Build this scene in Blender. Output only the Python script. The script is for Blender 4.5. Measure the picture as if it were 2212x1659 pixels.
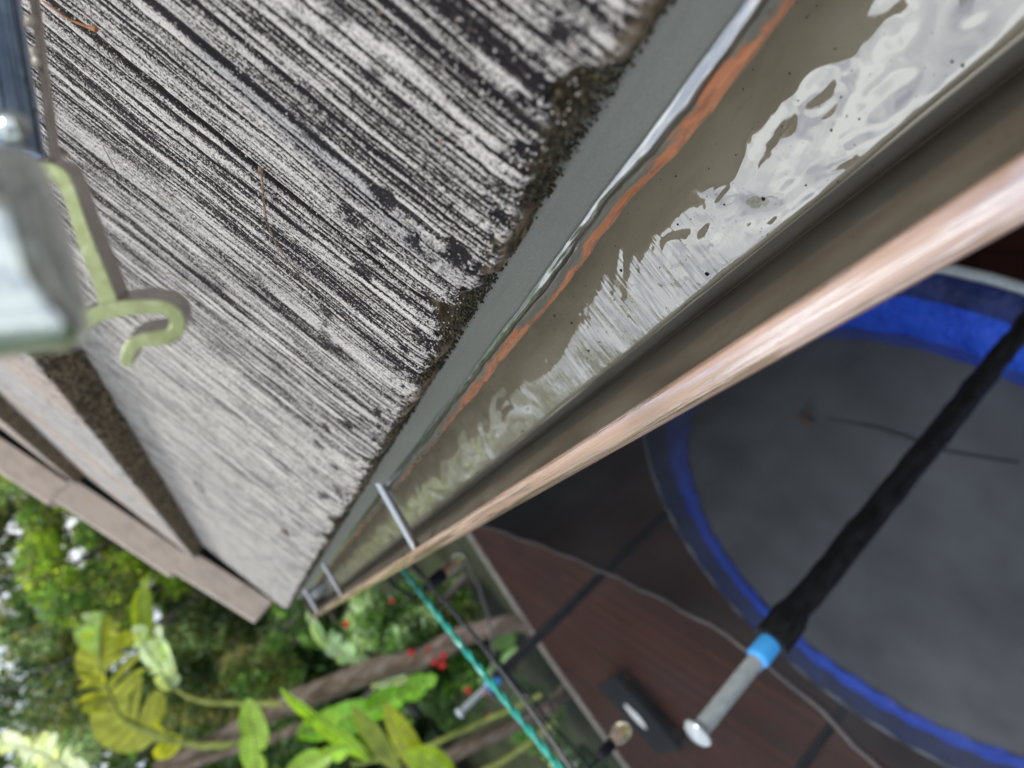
import bpy, math, random
import numpy as np
from mathutils import Matrix, Vector
R_ = math.radians
for o in list(bpy.data.objects): bpy.data.objects.remove(o)
scene = bpy.context.scene
COL = scene.collection
CAMZ = 3.35                     # eye height above the deck (metres)

# ------------------------------------------------------------------ camera
# camera axes in world space (X toward the roof, Y along the gutter, Z up)
CX = np.array([-0.61382888, -0.31577148, -0.72353471])
CY = np.array([0.78557607, -0.33488534, -0.52030957])
CZ = np.array([-0.07800225, -0.8877726, 0.45362481])
CX /= np.linalg.norm(CX); CZ -= CX * CZ.dot(CX); CZ /= np.linalg.norm(CZ); CY = np.cross(CZ, CX)
cam = bpy.data.cameras.new("camera")
camo = bpy.data.objects.new("camera", cam); COL.objects.link(camo)
camo.matrix_world = Matrix(((CX[0], CY[0], CZ[0], 0), (CX[1], CY[1], CZ[1], 0), (CX[2], CY[2], CZ[2], CAMZ), (0, 0, 0, 1)))
cam.sensor_width = 36; cam.lens = 36 * 1500.0 / 2212.0
cam.clip_start = 0.01; cam.clip_end = 400
cam.dof.use_dof = True; cam.dof.focus_distance = 0.37; cam.dof.aperture_fstop = 6.2
scene.camera = camo

# ------------------------------------------------------------------ world, sun, exposure
SUN_EL, SUN_AZ = 44, 112        # veiled sun behind the camera, on the roof side
world = bpy.data.worlds.new("World"); scene.world = world; world.use_nodes = True
wt = world.node_tree; wt.nodes.clear()
def wn(t, **k):
    n = wt.nodes.new(t)
    for a, b in k.items(): setattr(n, a, b)
    return n
wout = wn('ShaderNodeOutputWorld'); bg1 = wn('ShaderNodeBackground'); bg2 = wn('ShaderNodeBackground'); mixw = wn('ShaderNodeMixShader')
sky = wn('ShaderNodeTexSky', sky_type='NISHITA', sun_disc=False, sun_elevation=R_(SUN_EL), sun_rotation=R_(SUN_AZ))
bg1.inputs[1].default_value = 0.10
wt.links.new(sky.outputs[0], bg1.inputs[0])
tc = wn('ShaderNodeTexCoord'); cn = wn('ShaderNodeTexNoise'); cn.inputs['Scale'].default_value = 3.4; cn.inputs['Detail'].default_value = 2.5
cr = wn('ShaderNodeValToRGB'); cr.color_ramp.elements[0].position = .38; cr.color_ramp.elements[0].color = (.30, .34, .46, 1)
cr.color_ramp.elements[1].position = .62; cr.color_ramp.elements[1].color = (.97, .99, 1.0, 1)
wt.links.new(tc.outputs['Generated'], cn.inputs['Vector']); wt.links.new(cn.outputs[0], cr.inputs[0]); wt.links.new(cr.outputs[0], bg2.inputs[0])
bg2.inputs[1].default_value = 1.75
mixw.inputs[0].default_value = .82
wt.links.new(bg1.outputs[0], mixw.inputs[1]); wt.links.new(bg2.outputs[0], mixw.inputs[2]); wt.links.new(mixw.outputs[0], wout.inputs[0])
sl = bpy.data.lights.new("sun", 'SUN'); sl.energy = 2.0; sl.angle = R_(9); sl.color = (1, .95, .87)
so = bpy.data.objects.new("sun", sl); COL.objects.link(so)
sd = Vector((math.sin(R_(SUN_AZ)) * math.cos(R_(SUN_EL)), math.cos(R_(SUN_AZ)) * math.cos(R_(SUN_EL)), math.sin(R_(SUN_EL))))
so.rotation_euler = sd.to_track_quat('Z', 'Y').to_euler()
scene.view_settings.view_transform = 'Standard'; scene.view_settings.look = 'None'
scene.view_settings.exposure = 0.10; scene.view_settings.gamma = 1

# ------------------------------------------------------------------ helpers
def P(dx, dy, dist):
    """world point seen at (dx,dy) of a 2212x1659 print, `dist` metres in front of the lens plane"""
    v = np.array([(dx - 1106) / 1500., -(dy - 829.5) / 1500., -1.0]) * dist
    return CX * v[0] + CY * v[1] + CZ * v[2] + np.array([0, 0, CAMZ])
def tag(o, label=None, cat=None, group=None, kind=None):
    if label: o['label'] = label
    if cat: o['category'] = cat
    if group: o['group'] = group
    if kind: o['kind'] = kind
    return o
def empty(name, loc=(0, 0, 0), rz=0):
    o = bpy.data.objects.new(name, None); COL.objects.link(o); o.location = loc; o.rotation_euler = (0, 0, rz)
    o.empty_display_size = .05
    return o
def link(name, me, mat=None, parent=None):
    o = bpy.data.objects.new(name, me); COL.objects.link(o)
    if mat: me.materials.append(mat)
    if parent: o.parent = parent
    return o
def mesh_np(name, v, f, mat=None, parent=None, smooth=True, attrs=None):
    """v (n,3), f (m,3|4) arrays"""
    v = np.asarray(v, dtype=np.float32); f = np.asarray(f, dtype=np.int32)
    me = bpy.data.meshes.new(name); k = f.shape[1]
    me.vertices.add(len(v)); me.vertices.foreach_set('co', v.ravel())
    me.loops.add(f.size); me.loops.foreach_set('vertex_index', f.ravel())
    me.polygons.add(len(f)); me.polygons.foreach_set('loop_start', np.arange(0, f.size, k, dtype=np.int32))
    me.polygons.foreach_set('loop_total', np.full(len(f), k, dtype=np.int32))
    me.update(calc_edges=True)
    me.polygons.foreach_set('use_smooth', np.full(len(f), bool(smooth)))
    for an, (typ, arr) in (attrs or {}).items():
        a = me.attributes.new(an, typ, 'POINT')
        a.data.foreach_set('color' if typ == 'FLOAT_COLOR' else 'value', np.asarray(arr, dtype=np.float32).ravel())
    me.validate(); me.update()
    return link(name, me, mat, parent)
class MB:
    def __init__(s): s.v = []; s.f = []
    def add(s, vs, fs):
        b = len(s.v); s.v += [tuple(map(float, p)) for p in vs]; s.f += [tuple(i + b for i in q) for q in fs]
    def box(s, c, d, rot=None):
        c = Vector(c); vs = []
        for x in (-.5, .5):
            for y in (-.5, .5):
                for z in (-.5, .5):
                    p = Vector((x * d[0], y * d[1], z * d[2]))
                    if rot is not None: p = rot @ p
                    vs.append(c + p)
        s.add(vs, [(0, 1, 3, 2), (4, 6, 7, 5), (0, 4, 5, 1), (2, 3, 7, 6), (0, 2, 6, 4), (1, 5, 7, 3)])
    def tube(s, pts, r, n=12, caps=True):
        pts = [Vector(p) for p in pts]; m = len(pts)
        rr = [r] * m if not hasattr(r, '__len__') else r
        ref = None; rings = []
        for i in range(m):
            t = (pts[min(i + 1, m - 1)] - pts[max(i - 1, 0)]).normalized()
            if ref is None: ref = t.orthogonal().normalized()
            ref = (ref - t * ref.dot(t)).normalized(); b = t.cross(ref)
            rings.append([pts[i] + (ref * math.cos(a) + b * math.sin(a)) * rr[i] for a in [2 * math.pi * k / n for k in range(n)]])
        vs = [p for q in rings for p in q]
        fs = [(i * n + k, i * n + (k + 1) % n, (i + 1) * n + (k + 1) % n, (i + 1) * n + k) for i in range(m - 1) for k in range(n)]
        if caps: fs += [tuple(range(n))[::-1], tuple((m - 1) * n + k for k in range(n))]
        s.add(vs, fs)
    def lathe(s, c, axis, prof, n=20):
        """prof: list of (radius, along axis)"""
        axis = Vector(axis).normalized(); u = axis.orthogonal().normalized(); w = axis.cross(u); c = Vector(c)
        vs = []; m = len(prof)
        for r, h in prof:
            for k in range(n):
                a = 2 * math.pi * k / n; vs.append(c + axis * h + (u * math.cos(a) + w * math.sin(a)) * max(r, 1e-5))
        fs = [(i * n + k, i * n + (k + 1) % n, (i + 1) * n + (k + 1) % n, (i + 1) * n + k) for i in range(m - 1) for k in range(n)]
        fs += [tuple(range(n))[::-1], tuple((m - 1) * n + k for k in range(n))]
        s.add(vs, fs)
    def build(s, name, mat, parent=None, smooth=False, bevel=0):
        me = bpy.data.meshes.new(name); me.from_pydata(s.v, [], s.f); me.update()
        if smooth:
            me.polygons.foreach_set('use_smooth', [True] * len(me.polygons))
            try: me.set_sharp_from_angle(angle=R_(40))
            except Exception: pass
        o = link(name, me, mat, parent)
        if bevel:
            b = o.modifiers.new('bevel', 'BEVEL'); b.width = bevel; b.segments = 2; b.limit_method = 'ANGLE'
        return o
# value noise in numpy
def hash2(i, j, s):
    n = (i.astype(np.int64) * 374761393 + j.astype(np.int64) * 668265263 + s * 1442695041) & 0x7fffffff
    n = ((n ^ (n >> 13)) * 1274126177) & 0x7fffffff
    n = (n ^ (n >> 16)) & 0xffffff
    return n / float(0xffffff)
def vn(x, y, s=0):
    i = np.floor(x); j = np.floor(y); a = x - i; b = y - j; a = a * a * (3 - 2 * a); b = b * b * (3 - 2 * b)
    return ((hash2(i, j, s) * (1 - a) + hash2(i + 1, j, s) * a) * (1 - b) + (hash2(i, j + 1, s) * (1 - a) + hash2(i + 1, j + 1, s) * a) * b)
def fbm(x, y, s=0, o=4):
    t = 0; A = .5
    for k in range(o): t = t + A * vn(x * 2 ** k, y * 2 ** k, s + k * 17); A *= .5
    return t / (1 - .5 ** o)
def grid_faces(n, m):
    i, j = np.meshgrid(np.arange(n - 1), np.arange(m - 1), indexing='ij')
    a = (i * m + j).ravel()
    return np.stack([a, a + m, a + m + 1, a + 1], 1)

# ------------------------------------------------------------------ materials
class Mat:
    def __init__(s, name, base=(.5, .5, .5), rough=.6, metal=0, **kw):
        s.m = bpy.data.materials.new(name); s.m.use_nodes = True; s.t = s.m.node_tree
        s.b = s.t.nodes['Principled BSDF']; s.out = s.t.nodes['Material Output']
        s.b.inputs['Base Color'].default_value = (*base, 1); s.b.inputs['Roughness'].default_value = rough; s.b.inputs['Metallic'].default_value = metal
        for k, v in kw.items(): s.b.inputs[k.replace('_', ' ')].default_value = v
    def n(s, t, **k):
        n = s.t.nodes.new(t)
        for a, b in k.items():
            if a.startswith('i_'): n.inputs[a[2:]].default_value = b
            else: setattr(n, a, b)
        return n
    def l(s, a, b): s.t.links.new(a, b)
    def coord(s, scale=(1, 1, 1), kind='Object', rot=(0, 0, 0)):
        c = s.n('ShaderNodeTexCoord'); m = s.n('ShaderNodeMapping'); m.inputs['Scale'].default_value = scale; m.inputs['Rotation'].default_value = rot
        s.l(c.outputs[kind], m.inputs[0]); return m.outputs[0]
    def noise(s, scale=(1, 1, 1), detail=4, rough=.5, dist=0, **k):
        n = s.n('ShaderNodeTexNoise'); n.inputs['Scale'].default_value = 1; n.inputs['Detail'].default_value = detail
        n.inputs['Roughness'].default_value = rough; n.inputs['Distortion'].default_value = dist
        s.l(s.coord(scale, **k), n.inputs['Vector']); return n.outputs[0]
    def ramp(s, fac, stops):
        r = s.n('ShaderNodeValToRGB'); e = r.color_ramp.elements
        while len(e) < len(stops): e.new(.5)
        for q, (p, c) in zip(e, stops):
            q.position = p; q.color = (*c, 1) if len(c) == 3 else c
        s.l(fac, r.inputs[0]); return r.outputs[0]
    def g(s, v): return (v, v, v)
    def math(s, op, a, b=None, c=None, clamp=False):
        n = s.n('ShaderNodeMath', operation=op, use_clamp=clamp)
        for i, x in enumerate((a, b, c)):
            if x is None: continue
            if isinstance(x, (int, float)): n.inputs[i].default_value = x
            else: s.l(x, n.inputs[i])
        return n.outputs[0]
    def mix(s, f, a, b, mode='MIX'):
        n = s.n('ShaderNodeMix', data_type='RGBA', blend_type=mode)
        for i, x in ((0, f), (6, a), (7, b)):
            if isinstance(x, (int, float)): n.inputs[i].default_value = x
            elif isinstance(x, tuple): n.inputs[i].default_value = (*x, 1)
            else: s.l(x, n.inputs[i])
        return n.outputs[2]
    def attr(s, name):
        a = s.n('ShaderNodeAttribute', attribute_name=name); return a
    def col(s, x): s.l(x, s.b.inputs['Base Color'])
    def rgh(s, x): s.l(x, s.b.inputs['Roughness'])
    def bump(s, h, strength=.5, dist=.01, prev=None):
        b = s.n('ShaderNodeBump'); b.inputs['Strength'].default_value = strength; b.inputs['Distance'].default_value = dist
        s.l(h, b.inputs['Height'])
        if prev is not None: s.l(prev, b.inputs['Normal'])
        s.l(b.outputs[0], s.b.inputs['Normal']); return b.outputs[0]

def tile_mat(name, dark_amt, light, warm):
    M = Mat(name, rough=.7); M.b.inputs['Specular IOR Level'].default_value = .12
    gr = M.attr('groove').outputs['Fac']
    streak = M.noise((14, 330, 60), 5, .6, .3)
    streak2 = M.noise((5, 70, 20), 4, .55, .4)
    grain = M.noise((760, 760, 760), 3, .7)
    fine = M.noise((1500, 1500, 1500), 2, .6)
    blotch = M.noise((18, 30, 20), 4, .6)
    a = M.math('SUBTRACT', streak, .5); b = M.math('SUBTRACT', grain, .5); c = M.math('SUBTRACT', streak2, .5); d = M.math('SUBTRACT', blotch, .5); e = M.math('SUBTRACT', fine, .5)
    k = M.math('MULTIPLY_ADD', gr, -1.0 * dark_amt, .70 - .02 * dark_amt)
    k = M.math('MULTIPLY_ADD', a, 1.35 * dark_amt, k); k = M.math('MULTIPLY_ADD', b, 1.5, k); k = M.math('MULTIPLY_ADD', c, .35 * dark_amt, k)
    k = M.math('MULTIPLY_ADD', d, .30, k); k = M.math('MULTIPLY_ADD', e, .7, k, clamp=True)
    dk = (.014, .012, .014)
    mid = tuple(.42 * x for x in light)
    base = M.ramp(k, [(.28, dk), (.43, (.026, .023, .024)), (.515, mid), (.64, light), (.86, tuple(min(.80, x * 1.5) for x in light))])
    hue = M.noise((9, 16, 9), 3)
    base = M.mix(M.math('MULTIPLY', hue, .5), base, M.mix(1.0, base, warm, 'MULTIPLY'))
    # orange / ochre grit
    grit = M.noise((260, 260, 260), 2, .5)
    base = M.mix(M.ramp(grit, [(.70, (0, 0, 0)), (.76, (.6, .6, .6))]), base, (.42, .30, .18))
    # butt face and notch dirt, with moss
    geo = M.n('ShaderNodeTexCoord'); sep = M.n('ShaderNodeSeparateXYZ'); M.l(geo.outputs['Object'], sep.inputs[0])
    mossn = M.noise((120, 60, 160), 4, .6)
    mossc = M.ramp(mossn, [(.30, (.022, .018, .012)), (.46, (.095, .072, .046)), (.60, (.21, .16, .11)), (.74, (.12, .13, .035))])
    face = M.math('MULTIPLY_ADD', sep.outputs[2], -260, -.6); face = M.math('MULTIPLY_ADD', M.math('SUBTRACT', mossn, .5), 1.2, face, clamp=True)
    near = M.math('MULTIPLY_ADD', sep.outputs[0], -160, .65); near = M.math('MULTIPLY_ADD', M.math('SUBTRACT', mossn, .5), 4.0, near, clamp=True)
    near = M.math('MULTIPLY', near, .8)
    base = M.mix(near, base, mossc); base = M.mix(face, base, mossc)
    M.col(base)
    M.rgh(M.ramp(k, [(.2, M.g(.42)), (.6, M.g(.72))]))
    h = M.math('ADD', M.math('MULTIPLY', grain, .8), M.math('MULTIPLY', streak, .7))
    h = M.math('ADD', h, M.math('MULTIPLY', fine, .3))
    M.bump(h, .9, .0011)
    return M.m
TILE_A = tile_mat('weathered_tile', 1.0, (.43, .41, .385), (1.0, .94, .91))
TILE_B = tile_mat('pale_weathered_tile', .75, (.49, .475, .44), (1.0, .93, .88))
TILE_C = tile_mat('pinkish_tile', .45, (.46, .40, .35), (1.0, .86, .80))

M = Mat('underlay', (.008, .008, .009), .9); DARK = M.m
M = Mat('gap_black', (.006, .006, .006), .95); GAPB = M.m  # near black, standing for the shade inside the verge gaps

# barge tile
M = Mat('barge_tile', rough=.75)
n1 = M.noise((10, 30, 30), 5, .6)
M.col(M.ramp(n1, [(.3, (.36, .30, .25)), (.55, (.50, .43, .37)), (.75, (.46, .36, .27))])); M.bump(M.noise((200, 200, 200), 3), .5, .002); BARGE = M.m

# moss
M = Mat('moss', rough=.9)
n1 = M.noise((150, 150, 150), 4, .6)
M.col(M.ramp(n1, [(.3, (.010, .009, .006)), (.5, (.035, .030, .014)), (.62, (.075, .062, .03)), (.72, (.10, .11, .02)), (.8, (.16, .10, .05))])); M.bump(M.noise((900, 900, 900), 3), .8, .002); MOSS = M.m

# gutter interior: dulled taupe copper
M = Mat('gutter_inside', rough=.42)
st = M.noise((60, 1.6, 60), 4, .55); sp = M.noise((420, 420, 420), 2, .5); bl = M.noise((30, 9, 30), 5, .6, .5)
c = M.ramp(bl, [(.3, (.075, .064, .045)), (.55, (.115, .100, .074)), (.75, (.15, .134, .10))])
c = M.mix(M.ramp(st, [(.4, (0, 0, 0)), (.75, (.5, .5, .5))]), c, (.085, .058, .036))
gz = M.n('ShaderNodeTexCoord'); gs = M.n('ShaderNodeSeparateXYZ'); M.l(gz.outputs['Object'], gs.inputs[0])
floor_light = M.math('MULTIPLY', M.math('MULTIPLY_ADD', gs.outputs[2], -700, 700 * (CAMZ - .2775), clamp=True), M.math('MULTIPLY_ADD', gs.outputs[0], 700, -2.6, clamp=True))
c = M.mix(floor_light, c, M.ramp(bl, [(.3, (.62, .55, .42)), (.55, (.78, .71, .56)), (.75, (.80, .74, .61))]))  # floor painted paler, making up for light missing in the trough
c = M.mix(M.ramp(sp, [(.26, (1, 1, 1)), (.29, (0, 0, 0))]), c, (.025, .018, .012))
M.col(c); M.rgh(M.ramp(bl, [(.3, M.g(.32)), (.7, M.g(.55))])); M.b.inputs['Specular IOR Level'].default_value = .6
M.bump(M.math('ADD', st, M.math('MULTIPLY', sp, .2)), .25, .002); GUT_IN = M.m

# painted copper lip
M = Mat('copper_lip', rough=.25, metal=.25)
w1 = M.noise((190, 3.6, 190), 3, .5, .9); w2 = M.noise((420, 16, 420), 3, .5, .6); gr = M.noise((1500, 1500, 1500), 2)
M.col(M.ramp(M.noise((30, 5, 30), 4), [(.35, (.50, .32, .225)), (.65, (.62, .43, .325))]))
M.rgh(M.ramp(w1, [(.42, M.g(.10)), (.60, M.g(.42))]))
bn = M.bump(M.math('ADD', w1, M.math('MULTIPLY', w2, .35)), .65, .0022)
# rain film lying in streaks on the lacquer
gl = M.n('ShaderNodeBsdfGlossy'); gl.inputs['Roughness'].default_value = .05; gl.inputs['Color'].default_value = (1, .93, .90, 1); M.l(bn, gl.inputs['Normal'])
wet = M.noise((260, 7, 260), 3, .55, .7); wf = M.ramp(wet, [(.40, M.g(.03)), (.50, M.g(.22)), (.57, M.g(.62))])
mx = M.n('ShaderNodeMixShader'); M.l(wf, mx.inputs[0]); M.l(M.b.outputs[0], mx.inputs[1]); M.l(gl.outputs[0], mx.inputs[2]); M.l(mx.outputs[0], M.out.inputs[0]); COPPER = M.m

# exposed flashing copper edge, partly sealant green-grey
M = Mat('flashing_edge', rough=.35)
e1 = M.noise((50, 9, 50), 5, .62, .8)
gz = M.n('ShaderNodeTexCoord'); gs = M.n('ShaderNodeSeparateXYZ'); M.l(gz.outputs['Object'], gs.inputs[0])
vz = M.math('MULTIPLY_ADD', gs.outputs[2], -80, 80 * (CAMZ - .1995))
ef = M.math('MULTIPLY_ADD', M.math('SUBTRACT', e1, .5), 1.9, M.math('MULTIPLY', vz, .82))
c = M.ramp(ef, [(.36, (.17, .17, .14)), (.49, (.21, .19, .14)), (.57, (.56, .20, .085)), (.95, (.68, .31, .16))])
wg = M.ramp(M.math('MULTIPLY_ADD', M.math('SUBTRACT', M.noise((220, 60, 220), 4, .6, .6), .5), 2.2, M.math('MULTIPLY', vz, .62)), [(.50, M.g(0)), (.56, M.g(.42))])
gl = M.n('ShaderNodeBsdfGlossy'); gl.inputs['Roughness'].default_value = .08; gl.inputs['Color'].default_value = (1, .90, .86, 1); mx = M.n('ShaderNodeMixShader'); M.l(wg, mx.inputs[0]); M.l(M.b.outputs[0], mx.inputs[1]); M.l(gl.outputs[0], mx.inputs[2]); M.l(mx.outputs[0], M.out.inputs[0])
M.col(c); M.b.inputs['Coat Weight'].default_value = .9; M.b.inputs['Coat Roughness'].default_value = .06; M.b.inputs['Coat IOR'].default_value = 1.7
M.bump(M.noise((200, 26, 200), 4, .6, .5), .7, .002); FEDGE = M.m

# grey flashing
M = Mat('grey_flashing', rough=.5)
gn = M.noise((1100, 1100, 1100), 2, .7); sc_ = M.noise((900, 14, 900), 3, .5, .3)
c = M.ramp(gn, [(.3, (.19, .20, .175)), (.7, (.29, .295, .26))])
c = M.mix(M.math('MULTIPLY', M.noise((25, 8, 25), 5, .6, .8), .55), c, (.13, .13, .105))
c = M.mix(M.ramp(sc_, [(.7, (0, 0, 0)), (.74, (.4, .4, .4))]), c, (.24, .24, .22))
M.col(c); M.b.inputs['Metallic'].default_value = .1; M.bump(gn, .35, .0005); FLASH = M.m

# wet bead of rain along the flashing and the film of water in the trough: shallow, slightly oily water
def film(name, w, base_f, bumpf, rg=.012):
    M = Mat(name); t = M.t
    t.nodes.remove(M.b)
    tr = M.n('ShaderNodeBsdfTransparent'); tr.inputs[0].default_value = w
    gl = M.n('ShaderNodeBsdfGlossy'); gl.inputs['Roughness'].default_value = rg; gl.inputs['Color'].default_value = (.98, 1, 1, 1)
    fr = M.n('ShaderNodeFresnel'); fr.inputs[0].default_value = 1.45
    f = M.math('MULTIPLY_ADD', fr.outputs[0], .45, base_f, clamp=True)
    mx = M.n('ShaderNodeMixShader'); M.l(f, mx.inputs[0]); M.l(tr.outputs[0], mx.inputs[1]); M.l(gl.outputs[0], mx.inputs[2]); M.l(mx.outputs[0], M.out.inputs[0])
    h = bumpf(M)
    b = M.n('ShaderNodeBump'); b.inputs['Strength'].default_value = 1; b.inputs['Distance'].default_value = .001; M.l(h, b.inputs['Height'])
    M.l(b.outputs[0], gl.inputs['Normal']); M.l(b.outputs[0], fr.inputs['Normal'])
    return M.m
def wb(M):
    a = M.noise((24, 15, 24), 1, .3, .9); b = M.noise((30, 240, 30), 1, .5, .5); a2 = M.noise((85, 70, 85), 1, .4, .8)
    c = M.n('ShaderNodeTexCoord'); s = M.n('ShaderNodeSeparateXYZ'); M.l(c.outputs['Object'], s.inputs[0])
    # little travelling ripples 0.2 to 0.55 m along the trough
    r = M.ramp(s.outputs[1], [(.24, M.g(0)), (.33, M.g(1)), (.48, M.g(1)), (.66, M.g(.3))])
    return M.math('ADD', M.math('MULTIPLY_ADD', a2, .36, M.math('MULTIPLY', a, 4.8)), M.math('MULTIPLY', M.math('MULTIPLY', b, r), .62))
WATER = film('standing_water', (.97, .97, .95, 1), .30, wb)
BEAD = film('rain_bead', (.95, .95, .95, 1), .50, lambda M: M.math('MULTIPLY', M.noise((160, 14, 160), 2, .5, .8), 1.1), .16)

M = Mat('aluminium_tube', (.55, .58, .60), .22, .85); M.bump(M.noise((300, 300, 300), 3), .15, .001); ALU = M.m
M = Mat('galvanised', (.62, .64, .64), .3, .35); M.col(M.ramp(M.noise((60, 60, 60), 4), [(.3, (.40, .46, .49)), (.7, (.56, .62, .64))])); GALV = M.m
M = Mat('mat_mesh', rough=.5); n1 = M.noise((3, 3, 3), 4); M.col(M.ramp(n1, [(.3, (.085, .093, .103)), (.7, (.15, .16, .175))])); M.bump(M.noise((260, 260, 260), 2), .3, .003); MATB = M.m
M = Mat('blue_pad', rough=.38); n1 = M.noise((5, 5, 5), 4, .6); M.col(M.ramp(n1, [(.35, (.006, .060, .62)), (.7, (.014, .12, .85))])); M.bump(M.noise((7, 7, 7), 5, .65, .6), 1, .06); PAD = M.m
M = Mat('navy_shaded_pad', rough=.45); M.col(M.ramp(M.noise((5, 5, 5), 4, .6), [(.35, (.003, .014, .09)), (.7, (.008, .032, .20))])); M.bump(M.noise((9, 9, 9), 4, .6), .8, .03); NAVY = M.m  # outer pad blue darkened to navy for the shade behind the net
M = Mat('foam_sleeve', rough=.5); M.b.inputs['Specular IOR Level'].default_value = .3; M.col(M.ramp(M.noise((40, 40, 12), 4), [(.35, (.006, .007, .008)), (.7, (.022, .024, .028))])); M.bump(M.noise((60, 60, 20), 4), .8, .01); FOAM = M.m
M = Mat('blue_plastic', (.07, .42, .95), .25); BLUEP = M.m
M = Mat('black_rope', rough=.8); M.col(M.ramp(M.noise((200, 200, 200), 3), [(.3, (.05, .046, .046)), (.7, (.13, .12, .12))])); ROPE = M.m
M = Mat('black_plastic', rough=.5); M.b.inputs['Specular IOR Level'].default_value = .2; M.col(M.ramp(M.noise((20, 20, 20), 3), [(.3, (.003, .004, .007)), (.7, (.009, .011, .018))])); BLACKP = M.m
M = Mat('white_cloth', rough=.8); M.col(M.ramp(M.noise((20, 20, 20), 3), [(.3, (.55, .58, .62)), (.7, (.72, .74, .76))])); WHITEC = M.m
M = Mat('teal_cord', rough=.3); M.col(M.ramp(M.noise((300, 30, 300), 3), [(.35, (.01, .32, .25)), (.7, (.06, .52, .43))])); M.b.inputs['Coat Weight'].default_value = .5; TEAL = M.m
M = Mat('grey_cord', rough=.4); M.col(M.ramp(M.noise((200, 40, 200), 3), [(.3, (.035, .035, .04)), (.7, (.10, .10, .11))])); GCORD = M.m
M = Mat('amber_glass', (.95, .80, .45), .04); M.b.inputs['Transmission Weight'].default_value = .9; M.col(M.ramp(M.noise((40, 40, 40), 2), [(.3, (.97, .86, .58)), (.7, (1, .94, .76))])); GLASS = M.m
M = Mat('brass_filament', (.75, .35, .15), .3, .6); M.col(M.ramp(M.noise((100, 100, 100), 2), [(.3, (.7, .3, .12)), (.7, (.8, .42, .2))])); FIL = M.m
M = Mat('drop', (1, 1, 1), .0); M.b.inputs['Transmission Weight'].default_value = 1; M.b.inputs['IOR'].default_value = 1.33
M.rgh(M.ramp(M.noise((50, 50, 50), 1), [(.3, M.g(0)), (.7, M.g(.02))])); DROP = M.m
# net: fine black mesh, woven holes far below what the lens resolves
M = Mat('net_mesh', rough=.8); t = M.t
M.col(M.ramp(M.noise((4, 4, 4), 3), [(.3, (.034, .039, .045)), (.7, (.070, .078, .088))]))
tr = M.n('ShaderNodeBsdfTransparent'); mx = M.n('ShaderNodeMixShader'); M.l(tr.outputs[0], mx.inputs[1]); M.l(M.b.outputs[0], mx.inputs[2])
bu = M.attr('bunch').outputs['Fac']; op = M.ramp(M.noise((3, 3, 1.2), 3), [(.3, M.g(.44)), (.7, M.g(.56))])
M.l(M.math('MULTIPLY_ADD', M.math('POWER', bu, .7), .56, op, clamp=True), mx.inputs[0]); M.l(mx.outputs[0], M.out.inputs[0]); NET = M.m
NET2 = NET.copy(); NET2.name = 'net_mesh_slack'
for n_ in NET2.node_tree.nodes:
    if n_.type == 'VALTORGB' and n_.color_ramp.elements[0].color[0] > .2:
        n_.color_ramp.elements[0].color = (.05, .05, .05, 1); n_.color_ramp.elements[1].color = (.12, .12, .12, 1)
# deck
M = Mat('deck_boards', rough=.6); M.b.inputs['Specular IOR Level'].default_value = .18
br = M.n('ShaderNodeTexBrick'); br.inputs['Scale'].default_value = 1; br.inputs['Mortar Size'].default_value = .011; br.inputs['Brick Width'].default_value = 2.4; br.inputs['Row Height'].default_value = .14
br.inputs['Color1'].default_value = (.052, .015, .009, 1); br.inputs['Color2'].default_value = (.014, .0065, .0058, 1); br.inputs['Mortar'].default_value = (.004, .003, .003, 1)
M.l(M.coord((1, 1, 1), rot=(0, 0, R_(-52))), br.inputs['Vector'])
n1 = M.noise((1.5, 1.5, 1.5), 5, .6); c = M.mix(M.math('MULTIPLY', n1, .8), br.outputs[0], (.040, .0135, .009)); M.col(c)
M.rgh(M.ramp(n1, [(.35, M.g(.5)), (.65, M.g(.7))])); DECK = M.m
M = Mat('kerb', rough=.8); M.col(M.ramp(M.noise((8, 8, 8), 5), [(.3, (.16, .15, .13)), (.7, (.30, .28, .25))])); KERB = M.m
M = Mat('garden_soil', rough=.9); n1 = M.noise((1.2, 1.2, 1.2), 6, .6); M.col(M.ramp(n1, [(.3, (.02, .022, .010)), (.5, (.04, .055, .018)), (.7, (.07, .06, .03))])); M.bump(M.noise((20, 20, 20), 4), .8, .03); SOIL = M.m
M = Mat('house_render', rough=.85); M.col(M.ramp(M.noise((3, 3, 3), 5), [(.3, (.42, .39, .34)), (.7, (.52, .49, .44))])); M.bump(M.noise((300, 300, 300), 3), .4, .002); WALL = M.m
M = Mat('fascia_paint', rough=.5); M.col(M.ramp(M.noise((6, 2, 6), 4), [(.3, (.10, .09, .075)), (.7, (.15, .135, .115))])); FASC = M.m
def bark(name, cols, sc=(6, 6, 1.2)):
    M = Mat(name, rough=.85); n1 = M.noise(sc, 5, .6, .5)
    M.col(M.ramp(n1, [(.30, cols[0]), (.5, cols[1]), (.7, cols[2])])); M.bump(n1, .9, .03); return M.m
BARK = bark('banana_bark', ((.05, .036, .026), (.12, .085, .062), (.25, .22, .20)), (9, 9, 1.0))
TRUNK = bark('tree_bark', ((.05, .045, .04), (.12, .11, .10), (.24, .22, .20)))
STALK = bark('leaf_stalk', ((.12, .15, .03), (.22, .27, .06), (.34, .36, .12)))
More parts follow.
